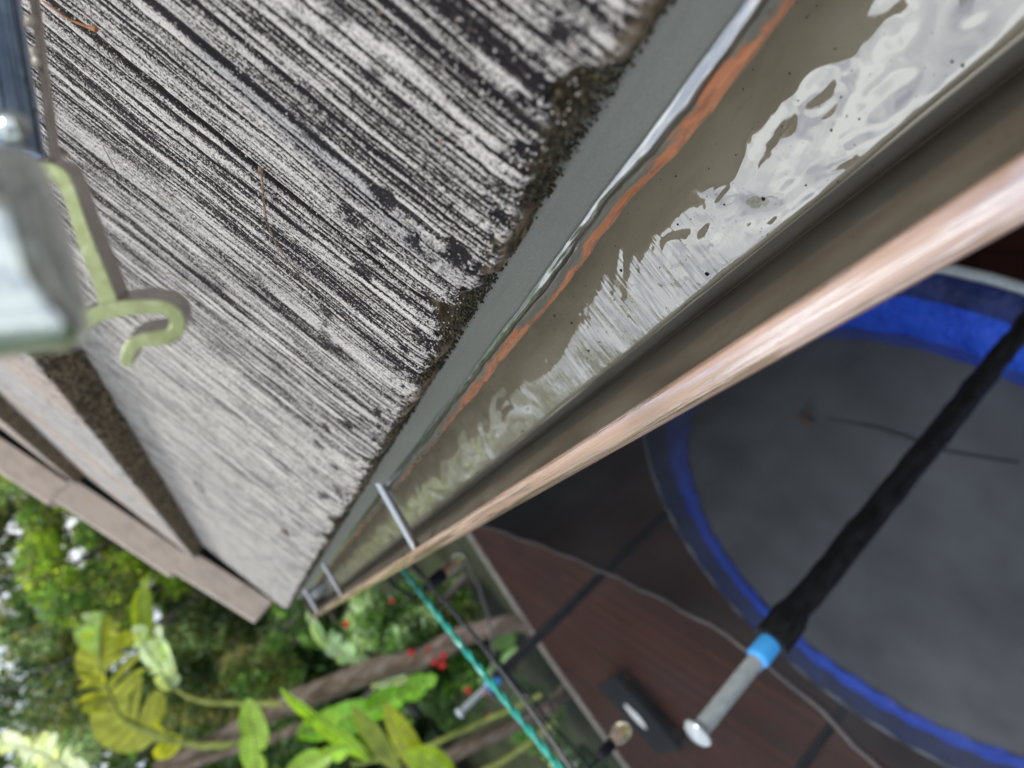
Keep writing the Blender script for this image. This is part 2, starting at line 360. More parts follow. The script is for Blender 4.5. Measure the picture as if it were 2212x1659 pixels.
def leaf_mat(name, trans=.45, rough=.35):
    """leaf colour comes from each leaf's own colour attribute"""
    M = Mat(name, rough=rough); a = M.attr('leafcol').outputs['Color']
    n1 = M.noise((6, 6, 6), 3)
    c = M.mix(1.0, a, M.ramp(n1, [(.3, M.g(.75)), (.7, M.g(1.25))]), 'MULTIPLY'); M.col(c)
    tl = M.n('ShaderNodeBsdfTranslucent'); mx = M.n('ShaderNodeMixShader'); mx.inputs[0].default_value = trans
    M.l(M.mix(1.0, c, (1.6, 1.5, .5), 'MULTIPLY'), tl.inputs[0]); M.l(M.b.outputs[0], mx.inputs[1]); M.l(tl.outputs[0], mx.inputs[2]); M.l(mx.outputs[0], M.out.inputs[0])
    return M.m
LEAF = leaf_mat('foliage'); BLADE = leaf_mat('banana_blade', .5, .3)
M = Mat('red_petal', rough=.5); M.col(M.ramp(M.noise((30, 30, 30), 2), [(.3, (.55, .01, .015)), (.7, (.75, .03, .04))])); RED = M.m
M = Mat('needle', rough=.6); M.col(M.ramp(M.noise((200, 200, 200), 3), [(.3, (.20, .07, .02)), (.7, (.42, .18, .06))])); NEEDLE = M.m
M = Mat('twig_bark', rough=.7); M.col(M.ramp(M.noise((260, 260, 260), 3, .6), [(.38, (.03, .018, .012)), (.5, (.20, .14, .09)), (.68, (.40, .32, .22))])); TWIG = M.m
M = Mat('wet_twig', rough=.7); M.col(M.ramp(M.noise((60, 60, 60), 3), [(.3, (.012, .011, .010)), (.7, (.035, .032, .028))])); BLACKT = M.m
M = Mat('dry_leaf', rough=.7); M.col(M.ramp(M.noise((80, 80, 80), 3), [(.3, (.06, .035, .02)), (.7, (.24, .15, .085))])); DRY = M.m
M = Mat('green_reflection_anodised', rough=.34, metal=.4); M.col(M.ramp(M.noise((260, 260, 260), 4, .6), [(.28, (.13, .13, .09)), (.38, (.25, .29, .13)), (.60, (.32, .37, .18)), (.78, (.50, .54, .40))])); M.bump(M.noise((900, 900, 900), 3), .3, .0004); ANOD = M.m  # reflection of the greenery put into the colour of the anodised metal
M = Mat('rail_side', rough=.25, metal=.9); M.col(M.ramp(M.noise((100, 100, 100), 3), [(.3, (.38, .33, .29)), (.7, (.55, .50, .46))])); RSIDE = M.m
M = Mat('blue_steel_tube', rough=.2, metal=.85); M.col(M.ramp(M.noise((120, 120, 60), 4), [(.3, (.16, .24, .36)), (.7, (.28, .38, .52))])); BSTEEL = M.m
M = Mat('polished_cap', rough=.16, metal=.9); M.col(M.ramp(M.noise((60, 60, 60), 3), [(.3, (.55, .60, .58)), (.7, (.74, .80, .77))])); PCAP = M.m
M = Mat('sealant', rough=.25); M.col(M.ramp(M.noise((200, 200, 200), 3), [(.3, (.25, .22, .17)), (.7, (.42, .38, .30))])); SEAL = M.m

# ------------------------------------------------------------------ the house
PITCH = R_(15); H = .165; TW = .309
Rw = np.array([math.cos(PITCH), 0, math.sin(PITCH)]); Nw = np.array([-math.sin(PITCH), 0, math.cos(PITCH)])
def roofp(r, y, n=0): return Rw * r + Nw * (n - H) + np.array([0, y, CAMZ])
house = tag(empty('house', (3, 0, 0)), 'low pitched house roof of weathered grey concrete tiles beside the gutter', 'house')
def put(o, parent):                     # keep world placement when parenting to an offset empty
    o.parent = parent; o.matrix_parent_inverse = Matrix.Translation(-Vector(parent.location)); return o
b = MB(); b.box((4.1, 1.2, 1.5), (6.0, 4.4, 3.0)); put(b.build('wall', WALL), house)
b = MB(); b.box((.098, 1.05, CAMZ - .30), (.022, 4.9, .17)); put(b.build('fascia_board', FASC, bevel=.003), house)
b = MB(); b.box((.60, 1.05, CAMZ - .40), (.99, 4.9, .015)); put(b.build('soffit', FASC), house)
# roof deck under the tiles
rot = Matrix.Rotation(-PITCH, 3, 'Y')
b = MB(); c = roofp(3.1, 1.05, -.040); PR = math.atan2(.06, .50)
rot2 = Matrix.Rotation(-(PITCH + PR), 3, 'Y')
A0 = roofp(.05, 1.05, -.095); ax = Vector(Rw * math.cos(PR) + Nw * math.sin(PR)); nn = Vector(Nw * math.cos(PR) - Rw * math.sin(PR))
b.box(Vector(A0) + ax * 3.1 - nn * .012, (6.2, 4.95, .02), rot2)
roof = put(b.build('roof', DARK), house)

rng = np.random.RandomState(5)
def make_tile(name, seed, L, W, nx, ny, amt, thick, mat, ragged=1.0):
    """local x runs up the slope from the butt, y across, z out of the roof"""
    rs = np.random.RandomState(seed)
    zface = np.array([-thick, -thick * .75, -thick * .5, -thick * .28, -.005, -.0018]); xf = np.array([.0025, .0010, .0004, .0001, .0003, .0012])
    xs = .0024 + (L - .0024) * (np.arange(nx) / (nx - 1.)) ** 1.15
    X = np.concatenate([xf, xs]); Z0 = np.concatenate([zface, np.zeros(nx)])
    y = np.linspace(.0017, W - .0017, ny)
    XX, YY = np.meshgrid(X, y, indexing='ij'); ZZ = np.repeat(Z0[:, None], ny, 1)
    yw = YY + .0014 * (fbm(XX * 9, YY * 9, seed, 3) - .5) + .0011 * (fbm(XX * 40, YY * 60, seed + 3, 2) - .5) + .006 * (fbm(XX * 3, YY * 2, seed + 4, 2) - .5)
    G = np.zeros_like(XX); p = rs.uniform(0, .004)
    while p < W:
        w = rs.choice([.0007, .0010, .0014, .0021], p=[.36, .36, .22, .06]) * rs.uniform(.8, 1.25)
        d = rs.uniform(.45, 1.0)
        m = (np.abs(yw - p) < 4 * w)
        if m.any():
            amp = np.clip((vn(XX[m] * rs.uniform(5, 26) + p * 900, XX[m] * 0, seed + 9) - rs.uniform(-.12, .34)) * 4.0, 0, 1)
            g = np.exp(-((yw[m] - p) / w) ** 2 * 1.2) * d * amp
            G[m] = np.maximum(G[m], g)
        p += rs.uniform(.0012, .0028) + w * 1.5 + (rs.uniform(.003, .006) if rs.rand() < .12 else 0)
    edge = np.clip(XX / .022, 0, 1)
    pits = np.clip((fbm(XX * 260, YY * 260, seed + 21, 3) - .56) * 5, 0, 1)
    pock = np.clip((fbm(XX * 55, YY * 55, seed + 22, 3) - .64) * 9, 0, 1)
    G = G * (.55 + .45 * edge) ; G = np.maximum(G, pits * (1 - edge) * 1.0); G = np.maximum(G, pock * .55 * np.clip(1.2 - XX / .12, 0.12, 1))
    G = G * amt
    top = (np.arange(len(X)) >= len(zface) - 1)[:, None]
    relief = -.0026 * G + .0012 * (fbm(XX * 70, YY * 160, seed + 5, 3) - .5) + .0030 * (fbm(XX * 7, YY * 9, seed + 7, 2) - .5)
    relief -= .004 * np.exp(-XX / .009) * (fbm(YY * 90, YY * 0, seed + 31, 3) + .1) * ragged
    ZZ = ZZ + np.where(top, relief, relief * .4)
    # broken butt line
    nib = (fbm(YY * 45, YY * 0 + 2, seed + 41, 4) - .5) * .009 + np.clip(fbm(YY * 26, YY * 0 + 7, seed + 42, 2) - .66, 0, 1) * .06
    XX = XX + nib * ragged * np.exp(-XX / .014) + (fbm(YY * 200, ZZ * 200, seed + 43, 3) - .5) * .004 * (XX < .004)
    XX = XX + ragged * np.exp(-XX / .012) * (.020 * np.exp(-((W - YY) / .009) ** 4) + .010 * np.exp(-(YY / .006) ** 2))
    # crumbled side edges
    side = np.exp(-(YY) / .0016) * 1.0; side2 = np.exp(-(W - YY) / .0016)
    YY = YY + side * .0016 * vn(XX * 300, XX * 0, seed + 51) - side2 * .0016 * vn(XX * 260, XX * 0, seed + 52)
    ZZ = ZZ - (side + side2) * .0012
    # vertical side walls
    def col_(a, yy): return np.concatenate([a[:, :1] * 0 + yy, a], 1)
    XXs = np.concatenate([XX[:, :1], XX, XX[:, -1:]], 1); YYs = np.concatenate([YY[:, :1], YY, YY[:, -1:]], 1)
    ZZs = np.concatenate([np.minimum(ZZ[:, :1], -thick * .9), ZZ, np.minimum(ZZ[:, -1:], -thick * .9)], 1)
    Gs = np.concatenate([G[:, :1], G, G[:, -1:]], 1)
    n, m = XXs.shape
    v = np.stack([XXs.ravel(), YYs.ravel(), ZZs.ravel()], 1)
    return mesh_np(name, v, grid_faces(n, m), mat, attrs={'groove': ('FLOAT', Gs.ravel())})
def place_tile(o, r, y, n):
    o.parent = roof; o.location = roofp(r, y, n); o.rotation_euler = (0, -PITCH, 0)
RE = .0248; C2 = .485; C3 = 1.07; TH2 = .060
for i in range(-1, 11):
    res = {0: (250, 620), 1: (250, 640), 2: (220, 420), 3: (170, 260), 4: (120, 200)}.get(i, (70, 120))
    if i == -1: res = (90, 160)
    o = make_tile('roof_tile', 100 + i * 7, C2 - RE + .03, TW, res[0], res[1], 1.0 if i < 3 else (.95 if i == 3 else .85), .030, TILE_A if i < 2 else TILE_B)
    place_tile(o, RE, TW * i, 0)
for i in range(-2, 11):
    near = 1 <= i <= 5
    o = make_tile('roof_tile', 400 + i * 5, C3 - C2 + .03, TW, 110 if near else 40, 140 if near else 60, .6, TH2, TILE_B if i % 3 else TILE_C, ragged=1.3)
    y0 = TW * i + .16; o2 = o
    place_tile(o, C2, y0, TH2 + .003)
for k, (r0, n0) in enumerate(((C3, 2 * TH2), (C3 + .55, 3 * TH2), (C3 + 1.1, 4 * TH2), (C3 + 1.65, 5 * TH2))):
    for i in range(-2, 11):
        o = make_tile('roof_tile', 700 + i * 5 + 50 * k, .58, TW, 40, 50, .55, TH2, TILE_C, ragged=1.2)
        place_tile(o, r0, TW * i + (.16 if k % 2 else 0), n0 - .004)
YV = TW * 11 + .004
# verge (barge) tiles standing along the gable, each lapping the one below
bm_ = None
def barge(r0, n0, L, yo=0.):
    b = MB(); hgt = .108
    tilt = .036 / L
    def q(x, y, z): return (x, y, z + x * (tilt if z > -.05 else 0))
    pts = []
    for (x, lift) in ((0, .004), (L, .004)):
        pts += [q(x, .012, lift), q(x, .012, hgt + .006), q(x, .03, hgt + .012), q(x, .14, hgt + .008), q(x, .15, hgt - .004), q(x, .15, -.10), q(x, .135, -.10), q(x, .03, .02)]
    n = 8
    fs = [(k, (k + 1) % n, n + (k + 1) % n, n + k) for k in range(n)] + [tuple(range(n))[::-1], tuple(range(n, 2 * n))]
    b.add(pts, fs)
    o = b.build('barge_tile', BARGE, bevel=.004)
    place_tile(o, r0, YV + yo, n0); return o
barge(RE + .075, 0, C2 - RE - .035); barge(C2 + .03, TH2, C3 - C2 + .01, .003)
for k in range(4): barge(C3 + .03 + .55 * k, TH2 * (2 + k), .56, .003 * (k % 2))
b = MB()
for r0, r1, n0 in ((RE + .08, C2 + .04, 0), (C2 + .04, C3 + .04, TH2), (C3 + .04, C3 + 2.1, 2 * TH2)):
    b.box(roofp((r0 + r1) / 2, YV + .085, n0 + .015), (r1 - r0 - .02, .10, .14), rot)
put(b.build('gap_backing', GAPB), house)  # black backing added behind the barge tiles so their gaps look shaded

# ------------------------------------------------------------------ gutter
gut = tag(empty('gutter', (0.03, 1.0, CAMZ - .28)), 'long copper toned rain gutter with standing water and a peach coloured lip', 'gutter')
def sweep(name, prof, ys, mat, jit=None, z0=CAMZ, parent=gut, attrs=None, sub=1):
    prof = np.array(prof, float)
    V = []
    for j, y in enumerate(ys):
        p = prof.copy()
        if jit is not None: p = jit(p, y)
        V.append(np.stack([p[:, 0], np.full(len(p), y), p[:, 1] + z0], 1))
    V = np.array(V); n, m = V.shape[:2]
    o = mesh_np(name, V.reshape(-1, 3), grid_faces(n, m), mat)
    put(o, parent); return o
def dens(prof, k=6):
    """Catmull-Rom densify"""
    p = np.array(prof, float); q = []
    for i in range(len(p) - 1):
        a = p[max(i - 1, 0)]; b = p[i]; c = p[i + 1]; d = p[min(i + 2, len(p) - 1)]
        for t in np.linspace(0, 1, k, endpoint=False):
            q.append(.5 * ((2 * b) + (c - a) * t + (2 * a - 5 * b + 4 * c - d) * t * t + (3 * b - a - 3 * c + d) * t ** 3))
    q.append(p[-1]); return q
GY0, GY1 = -.6, 3.02
ysn = np.concatenate([np.arange(GY0, .0, .04), np.arange(0, 1.0, .006), np.arange(1.0, GY1, .03), [GY1]])
n1f = lambda y, s, sc: float(fbm(np.array([y * sc]), np.array([.5]), s, 3)[0] - .5)
inner = [(.084, -.205), (.084, -.262), (.080, -.277), (.070, -.2805), (.036, -.2812), (.0035, -.2812), (-.0022, -.2822), (-.0034, -.2835), (-.0042, -.2812), (-.0052, -.2775), (-.0072, -.268), (-.0098, -.252), (-.0116, -.240), (-.0120, -.232), (-.0145, -.2265), (-.0205, -.2185), (-.0252, -.2100), (-.0240, -.2000), (-.0190, -.1935)]
sweep('trough', dens(inner, 3), ysn, GUT_IN, lambda p, y: p + np.array([.0006 * n1f(y, 3, 2), .0006 * n1f(y, 4, 3)]))
lip = [(-.0190, -.194), (-.0188, -.1885), (-.0203, -.1865), (-.0240, -.1858), (-.0288, -.1868), (-.0322, -.1895), (-.0338, -.1935), (-.0333, -.1975), (-.0315, -.2005)]
sweep('lip', dens(lip, 4), ysn, COPPER, lambda p, y: p + np.array([.0007 * n1f(y, 3, 2), .0005 * n1f(y, 8, 7)]))
outer = [(-.0315, -.2005), (-.0320, -.213), (-.0290, -.232), (-.0180, -.247), (-.0100, -.262), (-.0085, -.280), (-.0060, -.2860), (.083, -.2860), (.087, -.282), (.087, -.205), (.084, -.205)]
sweep('outer_face', dens(outer, 3), ysn, COPPER)
b = MB(); pf = inner[::-1]
b.add([(x, GY1 + dy, z + CAMZ) for dy in (0.0, .002) for x, z in pf], [tuple(range(len(pf))), tuple(range(len(pf), 2 * len(pf)))[::-1]]); put(b.build('end_plate', GUT_IN), gut)
# grey flashing tucked under the tiles
fys = np.concatenate([np.arange(GY0, 0, .03), np.arange(0, 1.2, .003), np.arange(1.2, GY1, .015), [GY1]])
def wob(y): return (.0022 * n1f(y, 61, 6) + .0019 * n1f(y, 62, 22) + .0009 * n1f(y, 63, 80))
fl = [(.130, -.176), (.100, -.181), (.0760, -.1850), (.0700, -.1905), (.0632, -.1975), (.0612, -.1995)]
FL = tag(empty('flashing', (.07, 1.0, CAMZ - .2)), 'grey metal flashing strip under the tile edge with a raw orange copper rim', 'flashing')
sweep('apron', dens(fl, 3), fys, FLASH, lambda p, y: p + np.array([wob(y) * .6, 0]), parent=FL)
fe = [(.0612, -.1995), (.0590, -.2008), (.0562, -.2035), (.0537, -.2065), (.0520, -.2090), (.0512, -.2106), (.0517, -.2118), (.0532, -.2120)]
sweep('copper_rim', dens(fe, 4), fys, FEDGE, lambda p, y: p + np.stack([(np.clip((.0612 - p[:, 0]) / .01, 0, 1)) * wob(y) * 1.5 + wob(y) * .6, (np.clip((.0612 - p[:, 0]) / .01, 0, 1)) * .0012 * n1f(y, 66, 30)], 1), parent=FL)
# rain clinging to the rim as a long thin bead that swells and thins
V = []; bys = fys[(fys > -.2) & (fys < 1.35)]
for y in bys:
    w = .75 + .8 * n1f(y, 71, 9) + .3 * n1f(y, 72, 40); w = max(.25, min(1.5, w * 1.25)) * (1 if y < .9 else max(.15, 1 - (y - .9) * 2.2))
    ctr = np.array([.0590, -.2006]); tdir = np.array([-.55, -.835]); nd = np.array([-.835, .55])
    for k in range(9):
        s = k / 8.; ss = (s - .35) * .0080 * w; hh = math.sin(math.pi * s) * .0013 * w + .00015
        q = ctr + tdir * ss + nd * hh + np.array([wob(y) * (.6 + 1.4 * s), 0]); V.append((q[0], y, q[1] + CAMZ))
o = mesh_np('rain_bead', np.array(V), grid_faces(len(bys), 9), BEAD); put(o, FL)

# standing water
nx_, = (40,); wy = np.concatenate([np.arange(-.5, .04, .02), np.arange(.04, .62, .0022), np.arange(.62, 3.0, .012)]); wx = np.linspace(.0005, .0835, 110)
WX, WY = np.meshgrid(wx, wy, indexing='ij')
edge_ = .0048 + .0012 * (fbm(WY * 14, WY * 0, 81, 3) - .5) * 2
WXX = edge_ + (WX - .0005) / .083 * (.0838 - edge_)
WZ = CAMZ - .2790 - .0022 * np.exp(-(WXX - edge_) / .0012)
for (mx_, my_, rx_, ry_, am_, an_) in ((.030, .205, .0075, .030, .00055, .5), (.018, .150, .006, .012, -.0004, 0), (.036, .135, .008, .010, .0005, 0), (.026, .260, .006, .016, .0004, .3), (.040, .170, .006, .010, -.0004, 0), (.015, .225, .005, .014, -.0003, .4), (.033, .290, .006, .008, -.0003, 0), (.022, .110, .006, .012, .0004, 0), (.040, .105, .006, .008, .0005, 0), (.012, .180, .004, .010, .00025, 0), (.034, .240, .004, .008, .0003, 0), (.020, .300, .005, .008, .0003, 0)):
    ca, sa = math.cos(an_), math.sin(an_); dx_ = (WXX - mx_) * ca + (WY - my_) * sa * .3; dy_ = (WY - my_)
    q_ = (dx_ / rx_) ** 2 + (dy_ / ry_) ** 2; WZ = WZ + am_ * np.exp(-q_) * np.cos(q_ * 2.2)
o = mesh_np('water', np.stack([WXX.ravel(), WY.ravel(), WZ.ravel()], 1), grid_faces(110, len(wy)), WATER); tag(o, 'shallow rippled rain water lying in the gutter', None, kind='structure')

# ferrule tubes across the gutter
def ferrule(y0, x0, z0, y1, x1, z1, r, name='cross_tube'):
    b = MB(); b.tube([(x0, y0, z0 + CAMZ), (x1, y1, z1 + CAMZ)], r, 20); o = b.build(name, ALU, smooth=True); put(o, gut)
ferrule(.800, .082, -.196, .858, -.0200, -.196, .0058); ferrule(1.69, .082, -.196, 1.77, -.0200, -.196, .0048); ferrule(2.52, .082, -.196, 2.62, -.0200, -.196, .0085)
b = MB(); b.lathe((.045, 2.80, CAMZ - .278), (0, 0, 1), [(.032, 0), (.030, .02), (.026, .045), (.02, .055), (.0, .058)], 18); o = b.build('leaf_strainer', GALV, smooth=True); put(o, gut)

# ------------------------------------------------------------------ small things on the roof and in the gutter
ICO_V = None
def ico():
    global ICO_V
    if ICO_V is None:
        t = (1 + 5 ** .5) / 2
        v = np.array([(-1, t, 0), (1, t, 0), (-1, -t, 0), (1, -t, 0), (0, -1, t), (0, 1, t), (0, -1, -t), (0, 1, -t), (t, 0, -1), (t, 0, 1), (-t, 0, -1), (-t, 0, 1)]) / math.sqrt(1 + t * t)
        f = np.array([(0, 11, 5), (0, 5, 1), (0, 1, 7), (0, 7, 10), (0, 10, 11), (1, 5, 9), (5, 11, 4), (11, 10, 2), (10, 7, 6), (7, 1, 8), (3, 9, 4), (3, 4, 2), (3, 2, 6), (3, 6, 8), (3, 8, 9), (4, 9, 5), (2, 4, 11), (6, 2, 10), (8, 6, 7), (9, 8, 1)])
        ICO_V = (v, f)
    return ICO_V
def blobs(name, pts, sizes, mat, seed, squash=.7):
    rs = np.random.RandomState(seed); v, f = ico(); V = []; F = []
    for k, (p, s) in enumerate(zip(pts, sizes)):
        w = v * s * rs.uniform(.6, 1.35, (12, 1)); w[:, 2] *= squash; V.append(w + p); F.append(f + 12 * k)
    return mesh_np(name, np.concatenate(V), np.concatenate(F), mat)
rs = np.random.RandomState(3)
pts = []; sz = []
for k in range(11000):
    y = .03 + rs.uniform(0, 1) ** 1.4 * 2.6
    if fbm(np.array([y * 16]), np.array([0.]), 91, 3)[0] < .44 and rs.rand() < .75: continue
    nn_ = -rs.uniform(.0, .030) ; pts.append(roofp(RE + .0006 + abs(rs.normal(.002, .002)) + nn_ * .06, y, nn_)); sz.append(rs.uniform(.0003, .00085) * (1 + y * 1.2))
for yc, n in ((.292, 60), (.105, 160), (.16, 150), (.20, 120)):          # fat cushions at joints and notches
    for k in range(n):
        pts.append(roofp(RE + abs(rs.normal(.004, .004)) + .001, yc + rs.normal(0, .007), -.001 + rs.normal(-.006, .005))); sz.append(rs.uniform(.0004, .0012))
for k in range(600):                                                   # along the butt of the second course
    y = rs.uniform(.5, 3.4); nn_ = TH2 - rs.uniform(0, .055); pts.append(roofp(C2 - .001 + rs.normal(0, .0015), y, nn_)); sz.append(rs.uniform(.0015, .0035))
tag(blobs('moss', pts, sz, MOSS, 4), 'dark olive moss and grit clinging along the broken tile edges', kind='stuff')
# sand grains standing proud of the near tiles
pts = []; sz = []
for k in range(5200):
    r = RE + .004 + rs.uniform(0, 1) ** 1.4 * .30; y = .08 + rs.uniform(0, .62); pts.append(roofp(r, y, .0002)); sz.append(rs.uniform(.00022, .00062))
tag(blobs('grit', pts, sz, TILE_A, 6), 'pale sandy grit scattered over the near roof tiles', kind='stuff')
# specks lying in the trough
pts = []; sz = []
for k in range(230):
    y = rs.uniform(.1, 1.6); x = rs.uniform(.006, .062); pts.append((x, y, CAMZ - .2788)); sz.append(rs.uniform(.0002, .0007) if rs.rand() < .93 else .0012)
for k in range(26):
    y = rs.uniform(.8, .86); pts.append((-.020 + rs.normal(0, .0012), y + .09, CAMZ - .192)); sz.append(rs.uniform(.001, .0022))
tag(blobs('debris', pts, sz, MOSS, 7, .4), 'tiny dark specks of dirt lying in the gutter water', kind='stuff')
# droplets on the lip
pts = []; sz = []
for k in range(150):
    y = rs.uniform(.22, 1.0); x = rs.choice([-.0206, -.0312]) + rs.normal(0, .0005); pts.append((x, y, CAMZ - (.1868 if x > -.026 else .1886))); sz.append(rs.uniform(.0003, .0008))
tag(blobs('water_droplets', pts, sz, DROP, 8, .6), 'clear rain droplets beaded on the peach gutter lip', kind='stuff')

def onroof(dx, dy, n=.002):
    """point of the near tile surface seen at (dx,dy) of the print"""
    v = P(dx, dy, 1.0) - np.array([0, 0, CAMZ]); NN = Nw; t = (-(H - n)) / v.dot(NN); return v * t + np.array([0, 0, CAMZ])
b = MB(); q = [onroof(*p, n) for p, n in (((92, 2), .006), ((120, 22), .008), ((150, 42), .006), ((180, 55), .004), ((208, 64), .0025))]
b.tube(q, [.0004, .0005, .0005, .0006, .0013], 8); tag(b.build('pine_needle', NEEDLE, smooth=True), 'orange pine needle lying on the tile beside the steel tube', 'pine needle')
b = MB(); q = [onroof(*p, n) for p, n in (((564, 372), .0032), ((567, 400), .003), ((569, 430), .003), ((575, 478), .004), ((598, 530), .004), ((630, 575), .003), ((668, 622), .002), ((696, 655), .0012))]
b.tube(q, [.0009, .0006, .0007, .0006, .0005, .0004, .0003, .0002], 8); tw = b.build('twig', TWIG, smooth=True); tag(tw, 'long thin curved twig with a dark tip on the near tile', 'twig')
b = MB(); b.lathe(onroof(563, 366, .0034), (0, 0, 1), [(.0002, -.0012), (.0012, -.0006), (.0013, .0004), (.0005, .0013)], 8); o = b.build('bud', DRY, smooth=True); o.parent = tw
for (pp, lab) in (([(222, 315), (238, 345), (252, 372), (264, 388)], 'short pale straw stalk on the tile near the steel tube'), ([(360, 588), (395, 605)], 'tiny dark straw fragment on the tile just right of the green hook')):
    b = MB(); b.tube([onroof(*p, .002) for p in pp], .00032, 6); tag(b.build('straw', TWIG, smooth=True), lab, 'straw')
# dead leaf scraps
def scrap(name, dx, dy, s, lab, seed):
    rs = np.random.RandomState(seed); c = onroof(dx, dy, .004); n = 10; V = [c + Nw * .004]; 
    for k in range(n):
        a = 2 * math.pi * k / n; r = s * rs.uniform(.5, 1.1); V.append(c + Rw * r * math.cos(a) * 1.5 + np.array([0, 1, 0]) * r * math.sin(a) + Nw * rs.uniform(-.003, .006))
    b = MB(); b.add(V, [(0, 1 + k, 1 + (k + 1) % n) for k in range(n)])
    o = b.build(name, DRY, smooth=True); m = o.modifiers.new('thick', 'SOLIDIFY'); m.thickness = .001; tag(o, lab, 'dead leaf')
scrap('dead_leaf', 618, 1150, .010, 'small orange brown leaf scrap on the far pale tile near the gutter', 1)
scrap('dead_leaf', 428, 1052, .013, 'dark curled scrap in place of a hole at the foot of the second tile course', 2)  # scrap added to stand for a dark hole at the tile foot

# ------------------------------------------------------------------ deck, garden ground
b = MB(); b.box((0, 0, -.35), (160, 160, .1)); o = b.build('ground', SOIL); tag(o, 'dark planted garden soil', kind='structure')
b = MB(); b.add([(-9.5, 12.1, 0), (-9.5, -4, 0), (1.4, -4, 0), (1.4, 10.6, 0), (-.6, 10.95, 0), (-3.1, 11.6, 0), (-5.3, 11.85, 0)] + [(-9.5, 12.1, -.3), (-9.5, -4, -.3), (1.4, -4, -.3), (1.4, 10.6, -.3), (-.6, 10.95, -.3), (-3.1, 11.6, -.3), (-5.3, 11.85, -.3)],
      [(0, 1, 2, 3, 4, 5, 6)] + [(k, 7 + k, 7 + (k + 1) % 7, (k + 1) % 7) for k in range(7)])
o = b.build('deck', DECK); tag(o, 'dark red brown timber deck', kind='structure')
b = MB(); e = [(1.4, 10.6), (-.6, 10.95), (-3.1, 11.6), (-5.3, 11.85), (-9.5, 12.1)]
for (x0, y0), (x1, y1) in zip(e[:-1], e[1:]):
    dx, dy = x1 - x0, y1 - y0; L = math.hypot(dx, dy); nx, ny = -dy / L * -.17, dx / L * -.17
    b.add([(x0, y0, .03), (x1, y1, .03), (x1 + nx, y1 + ny, .03), (x0 + nx, y0 + ny, .03), (x0, y0, -.3), (x1, y1, -.3), (x1 + nx, y1 + ny, -.3), (x0 + nx, y0 + ny, -.3)], [(0, 1, 2, 3), (0, 4, 5, 1), (3, 2, 6, 7), (1, 5, 6, 2), (0, 3, 7, 4)])
o = b.build('kerb', KERB); tag(o, 'pale grey kerb edging the deck', kind='structure')

# ------------------------------------------------------------------ trampoline
TC = np.array([-1.58, 2.74]); MZ = CAMZ - 2.5
tr_ = tag(empty('trampoline', (TC[0], TC[1], 0)), 'round trampoline with black mat, blue padding and dark safety net below the gutter', 'trampoline')
def circ(r, a, z): return (TC[0] + r * math.cos(a), TC[1] + r * math.sin(a), z)
n = 96; V = []; F = []
for j, (r, z) in enumerate([(0.001, -.035), (.3, -.033), (.6, -.027), (.9, -.016), (1.2, -.004), (1.30, 0)]):
    for k in range(n): V.append(circ(r, 2 * math.pi * k / n, MZ + z))
G_ = 6
F = [(j * n + k, j * n + (k + 1) % n, (j + 1) * n + (k + 1) % n, (j + 1) * n + k) for j in range(G_ - 1) for k in range(n)]
put(mesh_np('mat', np.array(V), np.array(F), MATB), tr_)
V = []; n = 240
rng2 = np.random.RandomState(2)
prof = [(1.245, .004), (1.255, .022), (1.30, .030), (1.36, .034), (1.42, .033), (1.47, .024)]
for j, (r, z) in enumerate(prof):
    for k in range(n):
        a = 2 * math.pi * k / n; w = .010 * (fbm(np.array([a * 9]), np.array([j * .7]), 12, 3)[0] - .5) + .006 * math.sin(a * 41 + j)
        nf = .5 + .5 * math.cos(a - R_(-45)); rr_ = 1.245 + (r - 1.245) * (.36 + .69 * nf ** 1.5); V.append(circ(rr_ + (w if j < 2 else w * .4) - .03 * max(0, math.sin(a * 3 + 1)) ** 8 * (j < 2), a, MZ + z + w))  # bright ring drawn narrower on the far side, where the net dims it
F = [(j * n + k, j * n + (k + 1) % n, (j + 1) * n + (k + 1) % n, (j + 1) * n + k) for j in range(len(prof) - 1) for k in range(n)]
put(mesh_np('padding', np.array(V), np.array(F), PAD), tr_)
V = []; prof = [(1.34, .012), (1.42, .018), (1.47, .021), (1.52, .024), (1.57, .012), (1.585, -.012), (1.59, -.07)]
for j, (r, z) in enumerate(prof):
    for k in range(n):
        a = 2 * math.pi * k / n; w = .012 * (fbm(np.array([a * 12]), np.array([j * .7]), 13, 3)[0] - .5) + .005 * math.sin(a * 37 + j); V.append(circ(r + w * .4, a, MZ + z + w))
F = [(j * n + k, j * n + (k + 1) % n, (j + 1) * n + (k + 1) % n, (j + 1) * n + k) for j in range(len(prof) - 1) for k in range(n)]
put(mesh_np('pad_outer_shaded', np.array(V), np.array(F), NAVY), tr_)  # outer edge of the pad, its dimness put into the colour
b = MB(); b.tube([circ(1.60, 2 * math.pi * k / 72, MZ - .02) for k in range(73)], .021, 12, caps=False); put(b.build('frame_ring', GALV, smooth=True), tr_)
PA = [R_(v) for v in (-56.6, 4, 69, 129, 187, 245)]; LIFT = (.022, 0, -.04, .0, 0, 0)
for k in range(6):
    a = PA[k]; b = MB(); q = [circ(1.60, a - .22, MZ - .04), circ(1.60, a - .22, .04), circ(1.60, a - .18, .025), circ(1.60, a + .18, .025), circ(1.60, a + .22, .04), circ(1.60, a + .22, MZ - .04)]
    b.tube(q, .021, 10); put(b.build('leg', GALV, smooth=True), tr_)
CLZ = CAMZ - .815
POLES = []
